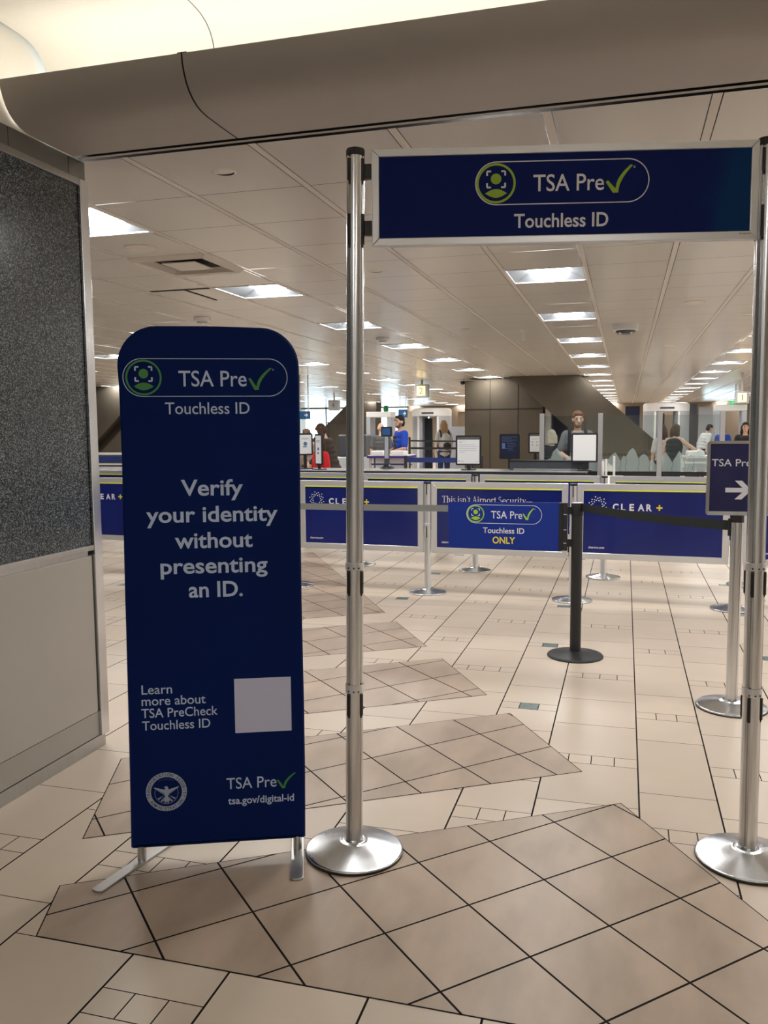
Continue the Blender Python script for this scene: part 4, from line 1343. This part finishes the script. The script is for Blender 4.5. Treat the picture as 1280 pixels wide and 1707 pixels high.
def metal_detector(label, x0, x1, y, h):
    t = thing('metal_detector', label, 'metal detector', (x0, y, 0), 0, 'walk-through metal detectors')
    w_ = x1 - x0
    MB().box(0, .15, -.3, .3, 0, h - .18).build('side_panel', M['grey_machine'], t, bevel=.02)
    MB().box(w_ - .15, w_, -.3, .3, 0, h - .18).build('side_panel', M['grey_machine'], t, bevel=.02)
    MB().box(0, w_, -.3, .3, h - .18, h).build('header', M['white'], t, bevel=.02)
metal_detector('grey walk-through metal detector arch behind the agent', -8.22, -7.36, 27, 2.14)
metal_detector('grey walk-through metal detector arch beneath the lane 1 sign', 2.52, 3.40, 27, 2.21)
tag(MB().lathe([(.06, 0), (.085, .04), (.085, .16), (.05, .20)], 20).build('signal_lamp', mat('green_plastic', (.02, .20, .06), .3), None, smooth=True), 'green signal lamp on top of the metal detector behind the agent', 'lamp').location = (-7.62, 27, 2.14)
def cabinet(label, x0, x1, y, h, m_, cat='cabinet', name='tall_cabinet'):
    t = thing(name, label, cat, (x0, y, 0))
    MB().box(0, x1 - x0, 0, .6, .04, h).build('body', m_, t, bevel=.01)
    MB().box(.02, x1 - x0 - .02, -.012, 0, .08, h - .05).build('door', m_, t)
    MB().box(0.02, x1 - x0 - .02, .03, .57, 0, .04).build('plinth', M['black'], t)
cabinet('dark blue cabinet on the stair side of the farther body scanner', -.02, .50, 33, 2.36, M['dark_blue'])
cabinet('dark cabinet on the outer side of the farther body scanner', 2.10, 2.50, 33, 2.42, M['dark_machine'])
cabinet('plain grey partition beside the person in the white shirt', 2.55, 3.10, 33, 2.30, M['grey_machine'], 'partition', 'grey_partition')
cabinet('tan partition beyond the metal detector below the lane 1 sign', 3.15, 4.15, 34, 2.2, M['tan_wall'], 'partition', 'tan_partition')
cabinet('tan partition between the body scanner and the concrete stair', -6.95, -5.2, 36, 2.3, M['tan_wall'], 'partition', 'tan_partition')
cabinet('cream partition behind the agent in blue', -9.6, -8.9, 36, 2.35, M['cream_wall'], 'partition', 'cream_partition')
cabinet('pale equipment rack between the body scanner and the concrete stair', -4.95, -4.3, 23.5, 1.62, M['grey_machine'], 'rack', 'equipment_rack')
def conveyor(label, x0, x1, y0, y1):
    t = thing('xray_machine', label, 'x-ray machine', (x0, y0, 0))
    w_, d_ = x1 - x0, y1 - y0
    MB().box(0, w_, 0, d_, .25, .82).build('body', M['grey_machine'], t, bevel=.02)
    MB().box(w_ * .1, w_ * .9, d_ * .25, d_ * .75, .82, 1.42).build('tunnel', M['dark_machine'], t, bevel=.04)
    MB().box(w_ * .22, w_ * .78, d_ * .25 - .012, d_ * .25, .86, 1.28).build('curtain', M['dark_machine'], t)
    for x in (.05, w_ - .13):
        MB().box(x, x + .08, .05, d_ - .05, 0, .25).build('leg', M['dark_machine'], t)
conveyor('grey x-ray machine with a dark tunnel behind the bald man', -7.7, -6.7, 21.5, 23.6)

# ------------------------------------------------------------------ hanging signs
def lane_number(label, n_, x, y, zc, w_, lit):
    t = thing('lane_number_sign', label, 'lane sign', (x, y, 0), 0, 'hanging lane number boxes')
    h = w_ * .95
    MB().box(-w_ / 2, w_ / 2, -.10, .10, zc - h / 2, zc + h / 2).build('box', M['alu_dull'] if lit else M['grey_machine'], t, bevel=.01)
    MB().box(-w_ * .34, w_ * .30, -.106, -.1, zc - h * .36, zc + h * .36).build('face', M['number_lit'] if lit else M['alu_dull'], t)
    MB().box(-.02, .02, -.02, .02, zc + h / 2, CZ).build('stem', M['alu_dull'], t)
    tx_ = MB()
    vs, fs = text_mesh(n_, .0)
    w1 = (max(v[0] for v in vs) - min(v[0] for v in vs)) / CAPH * h * .48
    if n_ == '1':
        put_poly(tx_, [(-.032, zc - h * .24), (.040, zc - h * .24), (.040, zc - h * .20), (.016, zc - h * .20), (.016, zc + h * .24), (-.008, zc + h * .24), (-.036, zc + h * .15), (-.036, zc + h * .10), (-.010, zc + h * .17), (-.010, zc - h * .20), (-.032, zc - h * .20)], -.1075)
    else:
        put_text(tx_, n_, -w_ * .02 - w1 / 2, -w_ * .02 + w1 / 2, zc - h * .24, h * .48, -.1075, .0)
    tx_.build('number', M['paper_grey'], t)
lane_number('lit lane number 2 box hanging above the checkpoint', '2', -4.97, 21, 2.52, .34, True)
lane_number('lit lane number 1 box hanging beside the far tall post', '1', 2.55, 21, 2.22, .29, True)
lane_number('unlit lane number 4 box hanging near the banner edge', '4', -9.42, 27, 2.38, .36, False)
def blue_sign(label, x0, x1, z0, z1, y, arrow):
    t = thing('hanging_sign', label, 'sign', ((x0 + x1) / 2, y, 0))
    w_ = (x1 - x0) / 2
    MB().box(-w_, w_, -.03, .03, z0, z1).build('panel', mat('sign_blue', (.01, .09, .26), .4) if 'sign_blue' not in M else M['sign_blue'], t)
    zc = (z0 + z1) / 2
    q = (z1 - z0) * .28
    a_ = MB()
    put_poly(a_, [(w_ * .1, zc - q * .3), (w_ * .4, zc - q * .3), (w_ * .4, zc - q), (w_ * .75, zc), (w_ * .4, zc + q), (w_ * .4, zc + q * .3), (w_ * .1, zc + q * .3)], -.031)
    a_.build('arrow', M['white_ink'], t)
    for s in (-.7, .7):
        MB().box(w_ * s - .01, w_ * s + .01, -.01, .01, z1, CZ).build('hanger', M['alu_dull'], t)
blue_sign('small blue arrow sign hanging next to the banner edge', -7.14, -6.86, 1.80, 1.98, 18, True)
blue_sign('small blue sign hanging beside the nearer body scanner', -7.72, -7.40, 1.98, 2.26, 29, True)
t = thing('exit_sign', 'small green lit exit sign below the lane 1 box', 'exit sign', (3.05, 26.5, 0))
MB().box(-.16, .16, -.02, .02, 2.22, 2.32).build('face', M['exit_lit'], t)
MB().box(-.01, .01, -.01, .01, 2.32, CZ).build('stem', M['alu_dull'], t)
ex = MB()
put_text(ex, 'EXIT', -.10, .10, 2.245, .05, -.021, .02)
ex.build('lettering', M['white_ink'], t)
t = thing('round_camera', 'black dome camera hanging near the lane number 2 box', 'camera', (-3.93, 21.0, CZ))
MB().lathe([(.015, -.14), (.05, -.12), (.06, -.08), (.045, -.05)], 20).build('dome', M['black'], t, smooth=True)
MB().lathe([(.05, -.05), (.06, 0)], 20).build('mount', M['white'], t, smooth=True)

# ------------------------------------------------------------------ people
def remesh(mb, vox, smooth_it, name):
    me = bpy.data.meshes.new(name)
    me.from_pydata(mb.v, [], mb.f)
    o = bpy.data.objects.new('tmp', me)
    COL.objects.link(o)
    m1 = o.modifiers.new('r', 'REMESH')
    m1.mode = 'VOXEL'
    m1.voxel_size = vox
    m2 = o.modifiers.new('s', 'SMOOTH')
    m2.factor = .5
    m2.iterations = smooth_it
    dg = bpy.context.evaluated_depsgraph_get()
    out = bpy.data.meshes.new_from_object(o.evaluated_get(dg))
    out.name = name
    bpy.data.objects.remove(o)
    bpy.data.meshes.remove(me)
    out.polygons.foreach_set('use_smooth', [True] * len(out.polygons))
    return out
def add_mesh(name, me, m_, parent):
    me.materials.clear()
    me.materials.append(m_)
    o = bpy.data.objects.new(name, me)
    COL.objects.link(o)
    o.parent = parent
    return o

def person(label, x, y, face, H=1.75, lean=0.0, arms=None, top=(.2, .2, .2), sleeves='short', legs=(.03, .035, .06), hair=(.05, .03, .02), hairstyle='short',
           skin='skin', beard=None, head_turn=0.0, shoes=(.03, .03, .03), sleeve_col=None, female=False, extra=None, nod=0.0):
    """local frame: +y is the way the person faces; H in metres; arms = ((elbow, wrist) left, right) in the upright frame"""
    t = thing('person', label, 'person', (x, y, 0), R(face))
    s = H / 1.75
    hip = Vector((0, 0, .95))
    def P(p, upper=True):
        v = Vector(p)
        if upper and lean:
            v = hip + Euler((-lean, 0, 0)).to_matrix() @ (v - hip)
        return v * s
    sw = .155 if female else .172
    A = arms or (((-sw - .06, -.01, 1.14), (-sw - .05, .06, .90)), ((sw + .06, -.01, 1.14), (sw + .05, .06, .90)))
    b = MB()
    def cap(p, q, r0, r1, up=True, up2=None):
        b.capsule(P(p, up), P(q, up if up2 is None else up2), r0 * s, r1 * s)
    # trunk
    tw = .9 if female else 1.0
    for z, rx, ry in ((.93, .155, .105), (1.03, .145 * tw, .10), (1.15, .145 * tw, .10), (1.27, .165 * tw, .112), (1.37, .165 * tw, .105)):
        b.ell(P((0, 0, z)), (rx * s, ry * s, .10 * s), (-lean if z > .97 else 0, 0, 0))
    for sd in (-1, 1):
        cap((0, -.005, 1.40), (sd * sw * .92, -.01, 1.415), .062, .058)
    cap((0, -.005, 1.42), (0, .012, 1.54), .056, .050)
    # head
    hm = Euler((-nod - lean, 0, head_turn)).to_matrix()
    hc = P((0, .02, 1.635))
    def Hd(v):
        return hc + hm @ (Vector(v) * s)
    rot = (-nod - lean, 0, head_turn)
    b.ell(Hd((0, 0, .018)), (.074 * s, .092 * s, .098 * s), rot)
    b.ell(Hd((0, .020, -.050)), (.056 * s, .068 * s, .066 * s), rot)
    b.ell(Hd((0, .030, -.088)), (.034 * s, .040 * s, .026 * s), rot)
    b.capsule(Hd((0, .083, .012)), Hd((0, .105, -.024)), .010 * s, .015 * s, 10, 3)
    b.ell(Hd((0, .083, -.058)), (.024 * s, .012 * s, .011 * s), rot)
    for sd in (-1, 1):
        b.ell(Hd((sd * .076, -.004, -.008)), (.012 * s, .020 * s, .030 * s), rot)
        b.ell(Hd((sd * .030, .074, .034)), (.024 * s, .012 * s, .010 * s), rot)
    # arms and hands
    for sd, (el, wr) in zip((-1, 1), A):
        sh = (sd * sw, -.01, 1.40)
        cap(sh, el, .048, .040)
        cap(el, wr, .039, .027)
        e_, w_ = P(el), P(wr)
        d = (w_ - e_).normalized()
        fwd = Vector((0, 1, 0)) if abs(d.y) < .8 else Vector((0, 0, 1))
        side = (fwd - d * fwd.dot(d)).normalized()
        inn = d.cross(side) * sd
        if inn.x * sd > 0:
            inn = -inn
        for k in range(4):
            o_ = side * (.030 - .020 * k) * s
            base = w_ + d * .030 * s + o_ * .7
            kn = w_ + d * (.092, .096, .092, .084)[k] * s + o_
            b.capsule(base, kn, .0135 * s, .0105 * s, 8, 2)
            m_ = kn + (d * .9 + inn * .45).normalized() * (.040, .046, .042, .032)[k] * s + o_ * .12
            b.capsule(kn, m_, .0100 * s, .0092 * s, 8, 2)
            b.capsule(m_, m_ + (d * .55 + inn * .85).normalized() * .024 * s, .0092 * s, .0082 * s, 8, 2)
        th = w_ + d * .030 * s + side * .022 * s
        th2 = th + (d * .6 + side * .8).normalized() * .045 * s
        b.capsule(th, th2, .0130 * s, .0105 * s, 8, 2)
        b.capsule(th2, th2 + (d * .9 + inn * .3).normalized() * .032 * s, .0105 * s, .0088 * s, 8, 2)
    # legs
    for sd in (-1, 1):
        cap((sd * .085, 0, .93), (sd * .095, .015, .50), .088, .056, False)
        cap((sd * .095, .015, .50), (sd * .10, -.02, .09), .054, .036, False)
        cap((sd * .10, -.03, .045), (sd * .115, .13, .030), .036, .030, False)
    add_mesh('body', remesh(b, .011 * s, 3, 'body'), M[skin], t)
    # clothing
    c = MB()
    g = .013
    for z, rx, ry in ((.90, .165, .118), (1.0, .155 * tw, .112), (1.10, .15 * tw, .11), (1.2, .158 * tw, .115), (1.28, .170 * tw, .122), (1.37, .165 * tw, .112)):
        gg = g + (.014 if sleeves == 'tank' else 0)
        c.ell(P((0, 0, z)), (rx * s + gg, ry * s + gg, .095 * s), (-lean if z > .97 else 0, 0, 0))
    if sleeves == 'tank':
        for sd in (-1, 1):
            c.capsule(P((sd * .09, .05, 1.36)), P((sd * .10, -.01, 1.45)), .024 * s, .020 * s)
    else:
        for sd, (el, wr) in zip((-1, 1), A):
            c.capsule(P((0, -.005, 1.39)), P((sd * sw * .93, -.01, 1.41)), .066 * s + .006, .062 * s + .008)
            sh = Vector((sd * sw, -.01, 1.40))
            e_ = Vector(el)
            if sleeves == 'short':
                q = sh + (e_ - sh) * .78
                c.capsule(P(sh), P(q), .060 * s + .008, .054 * s + .010)
            else:
                c.capsule(P(sh), P(e_), .060 * s + .010, .050 * s + .010)
                c.capsule(P(e_), P(e_ + (Vector(wr) - e_) * .94), .050 * s + .010, .036 * s + .008)
    add_mesh('shirt', remesh(c, .014, 3, 'shirt'), cloth('shirt_%d' % len(M), top), t)
    c = MB()
    c.ell(Vector((0, 0, .93)) * s, (.170 * s, .122 * s, .10 * s))
    for sd in (-1, 1):
        c.capsule(Vector((sd * .085, 0, .92)) * s, Vector((sd * .095, .015, .50)) * s, .098 * s, .070 * s)
        c.capsule(Vector((sd * .095, .015, .50)) * s, Vector((sd * .10, -.02, .11)) * s, .070 * s, .056 * s)
    add_mesh('trousers', remesh(c, .018, 3, 'trousers'), cloth('legs_%d' % len(M), legs), t)
    for sd in (-1, 1):
        MB().ell(Vector((sd * .112, .045, .040)) * s, (.048 * s, .135 * s, .042 * s)).build('shoe', cloth('shoe', shoes), t, smooth='all')
    # hair
    h = MB()
    if hairstyle != 'bald':
        h.ell(Hd((0, -.012, .044)), (.083 * s, .094 * s, .088 * s), rot)
        h.ell(Hd((0, .052, .088)), (.060 * s, .036 * s, .030 * s), rot)
        h.ell(Hd((0, -.045, -.02)), (.074 * s, .062 * s, .085 * s), rot)
        if hairstyle == 'long':
            for k in range(5):
                xx = -.06 + .03 * k
                a_ = Hd((xx, -.055, .0))
                h.capsule(a_, a_ + (hm @ Vector((xx * .3, -.045, 0)) - Vector((0, 0, .30))) * s, .036 * s, .022 * s)
            for sd in (-1, 1):
                a_ = Hd((sd * .074, .0, .02))
                h.capsule(a_, a_ + (hm @ Vector((sd * .012, -.02, 0)) - Vector((0, 0, .22))) * s, .026 * s, .018 * s)
        if hairstyle == 'bob':
            for k in range(5):
                xx = -.06 + .03 * k
                a_ = Hd((xx, -.055, .0))
                h.capsule(a_, a_ + (hm @ Vector((xx * .2, -.012, 0)) - Vector((0, 0, .12))) * s, .040 * s, .032 * s)
        if hairstyle == 'bun':
            h.ell(Hd((0, -.105, .01)), (.048 * s, .045 * s, .048 * s), rot)
            h.ell(Hd((0, -.09, -.10)), (.034 * s, .034 * s, .045 * s), rot)
        if hairstyle == 'tail':
            h.capsule(Hd((0, -.095, .02)), Hd((.0, -.13, -.08)), .034 * s, .036 * s)
            h.capsule(Hd((0, -.13, -.08)), Hd((.0, -.11, -.26)), .036 * s, .014 * s)
    else:
        for sd in (-1, 1):
            h.ell(Hd((sd * .066, -.035, -.012)), (.016 * s, .050 * s, .034 * s), rot)
        h.ell(Hd((0, -.078, -.018)), (.062 * s, .022 * s, .034 * s), rot)
    add_mesh('hair', remesh(h, .011, 2, 'hair'), cloth('hair_%d' % len(M), hair), t)
    ey = MB()
    for sd in (-1, 1):
        ey.ell(Hd((sd * .030, .085, .018)), (.012 * s, .008 * s, .0065 * s), rot, 10, 6)
    ey.build('eyes', M['dark_machine'], t, smooth='all')
    br_ = MB()
    for sd in (-1, 1):
        br_.ell(Hd((sd * .031, .086, .038)), (.019 * s, .006 * s, .004 * s), rot, 10, 6)
    br_.build('eyebrows', cloth('hair_b%d' % len(M), hair), t, smooth='all')
    if beard:
        q = MB()
        q.ell(Hd((0, .040, -.086)), (.048 * s, .050 * s, .040 * s), rot)
        for sd in (-1, 1):
            q.ell(Hd((sd * .050, .022, -.058)), (.018 * s, .042 * s, .046 * s), rot)
        q.ell(Hd((0, .088, -.043)), (.027 * s, .010 * s, .007 * s), rot)
        add_mesh('beard', remesh(q, .009, 2, 'beard'), cloth('beard_%d' % len(M), beard), t)
    if extra:
        extra(t, s, P, Hd, rot, sw, A)
    return t
def backpack(label, p, face, s, col, col2, straps=True, sw=.19):
    t = thing('backpack', label, 'backpack', p, R(face))
    q = MB()
    q.ell((0, -.20, 1.20), (.145, .085, .22))
    q.ell((0, -.19, 1.10), (.15, .09, .14))
    me = remesh(MB().add([(x * s, y * s, z * s) for x, y, z in q.v], q.f), .014, 3, 'pack')
    add_mesh('pack', me, cloth('pack_%d' % len(M), col), t)
    q = MB().ell((0, -.285 * s, 1.09 * s), (.11 * s, .035 * s, .10 * s))
    q.build('front_pocket', cloth('pocket_%d' % len(M), col2), t, smooth='all')
    for sd in (-1, 1):
        x = sd * .115
        pts = [(x, -.13, 1.33), (x, -.085, 1.44), (x, -.01, 1.492), (x, .065, 1.45), (x * 1.02, .128, 1.36), (x * 1.08, .150, 1.22), (x * 1.2, .10, 1.06), (x * 1.2, -.12, 1.02)]
        MB().tube([(a * s, b_ * s, c_ * s) for a, b_, c_ in pts], .024 * s, 10).build('strap', cloth('strap_%d' % len(M), col2), t, smooth='all')
    return t

person('bearded man in a grey T-shirt facing the camera behind the glass screen', -.70, 13.2, 184, 1.80, top=(.17, .17, .19), hair=(.12, .065, .032), beard=(.20, .105, .06), skin='skin_pale', nod=.16, head_turn=.18,
       arms=(((-.26, .02, 1.14), (-.13, .24, 1.02)), ((.25, .02, 1.14), (.10, .25, 1.05))))
backpack('black backpack worn by the bearded man in grey', (-.70, 13.2, 0), 184, 1.80 / 1.75, (.02, .02, .022), (.015, .016, .017))
def agent_extra(t, s, P, Hd, rot, sw, A):
    q = MB()
    for z, ry in ((1.12, .128), (1.20, .132), (1.28, .138), (1.35, .128)):
        q.ell(P((.02, .012, z)), (.135 * s, ry * s, .075 * s))
    add_mesh('vest', remesh(q, .012, 3, 'vest'), M['black_metal'], t)
    MB().ell(P((sw + .03, .045, 1.33)), (.02, .03, .035)).build('shoulder_patch', M['yellow_ink'], t, smooth='all')
    g = MB()
    for sd, (el, wr) in zip((-1, 1), A):
        d = (P(wr) - P(el)).normalized()
        g.capsule(P(wr) - d * .02, P(wr) + d * .09, .036 * s, .044 * s)
    gl = MB()
    for sd in (-1, 1):
        gl.ell(Hd((sd * .031, .092, .018)), (.019 * s, .004 * s, .010 * s), rot, 12, 6)
    gl.build('glasses', M['black'], t, smooth='all')
person('agent in a royal blue shirt and black vest looking sideways', -4.22, 16.0, 128, 1.82, top=(.008, .05, .42), legs=(.01, .012, .03), hair=(.012, .010, .010), beard=(.14, .085, .06), head_turn=.25,
       arms=(((-.25, .03, 1.14), (-.17, .24, 1.08)), ((.26, .02, 1.13), (.24, .22, 1.02))), extra=agent_extra)
person('woman with long blonde hair and a patterned top seen from behind', -4.62, 22.0, 30, 1.78, top=(.42, .40, .38), legs=(.02, .03, .09), hair=(.30, .19, .10), hairstyle='long', female=True, skin='skin_pale')
backpack('black and white backpack worn by the long-haired woman', (-4.62, 22.0, 0), 30, 1.02, (.40, .39, .37), (.02, .02, .02))
person('long brown-haired woman in a dark patterned jacket leaning over a red top', -4.92, 14.0, 78, 1.70, lean=.32, top=(.035, .026, .020), sleeves='long', legs=(.02, .02, .02), hair=(.06, .032, .018), hairstyle='long', female=True, skin='skin_pale', nod=.45,
       arms=(((-.22, .12, 1.18), (-.16, .34, 1.12)), ((.22, .12, 1.18), (.15, .35, 1.10))))
person('person in a bright red top standing before the long brown-haired woman', -4.86, 13.2, 150, 1.42, top=(.50, .008, .012), sleeves='long', hair=(.05, .03, .02), hairstyle='bob', female=True)
person('brown-haired person glimpsed behind the slanted notice', -5.98, 15.5, 60, 1.57, top=(.28, .22, .18), hair=(.10, .06, .035), hairstyle='bob', female=True, sleeves='long')
person('bald man in a grey shirt with his back turned beside the agent', -5.34, 18.5, 25, 1.70, top=(.10, .105, .11), hair=(.45, .36, .28), hairstyle='bald', skin='skin_pale')
person('woman in a dark tank top reaching an arm toward the roller table', .88, 17.0, -22, 1.62, lean=.18, top=(.008, .016, .022), sleeves='tank', hair=(.06, .035, .02), hairstyle='bob', female=True, skin='skin_pale',
       arms=(((-.23, .04, 1.16), (-.20, .20, .98)), ((.36, .16, 1.26), (.50, .34, 1.17))))
person('woman with dark red hair standing beside the woman in the tank top', .70, 17.6, 30, 1.60, top=(.55, .54, .56), hair=(.035, .010, .012), hairstyle='long', female=True)
person('dark-haired person in a white shirt bending in front of the grey partition', 2.12, 26.0, -60, 1.68, lean=.35, top=(.62, .62, .64), hair=(.012, .010, .012), sleeves='long', legs=(.10, .03, .03))
person('agent in blue standing nearer inside the metal detector', 2.62, 25.4, 150, 1.60, top=(.008, .05, .32), hair=(.03, .02, .015))
person('agent in blue with a low stance past the first one', 2.96, 24.0, 200, 1.48, top=(.008, .05, .32), hair=(.012, .01, .01))
person('dark-haired person in black just beside the far tall post', 2.52, 20.0, 180, 1.65, top=(.012, .012, .014), sleeves='long', hair=(.01, .01, .01), hairstyle='long', female=True)
person('white-haired woman with a dark top seen from behind the glass', -1.17, 14.2, 20, 1.52, top=(.012, .018, .03), sleeves='long', hair=(.50, .46, .39), hairstyle='bob', female=True, skin='skin_pale')
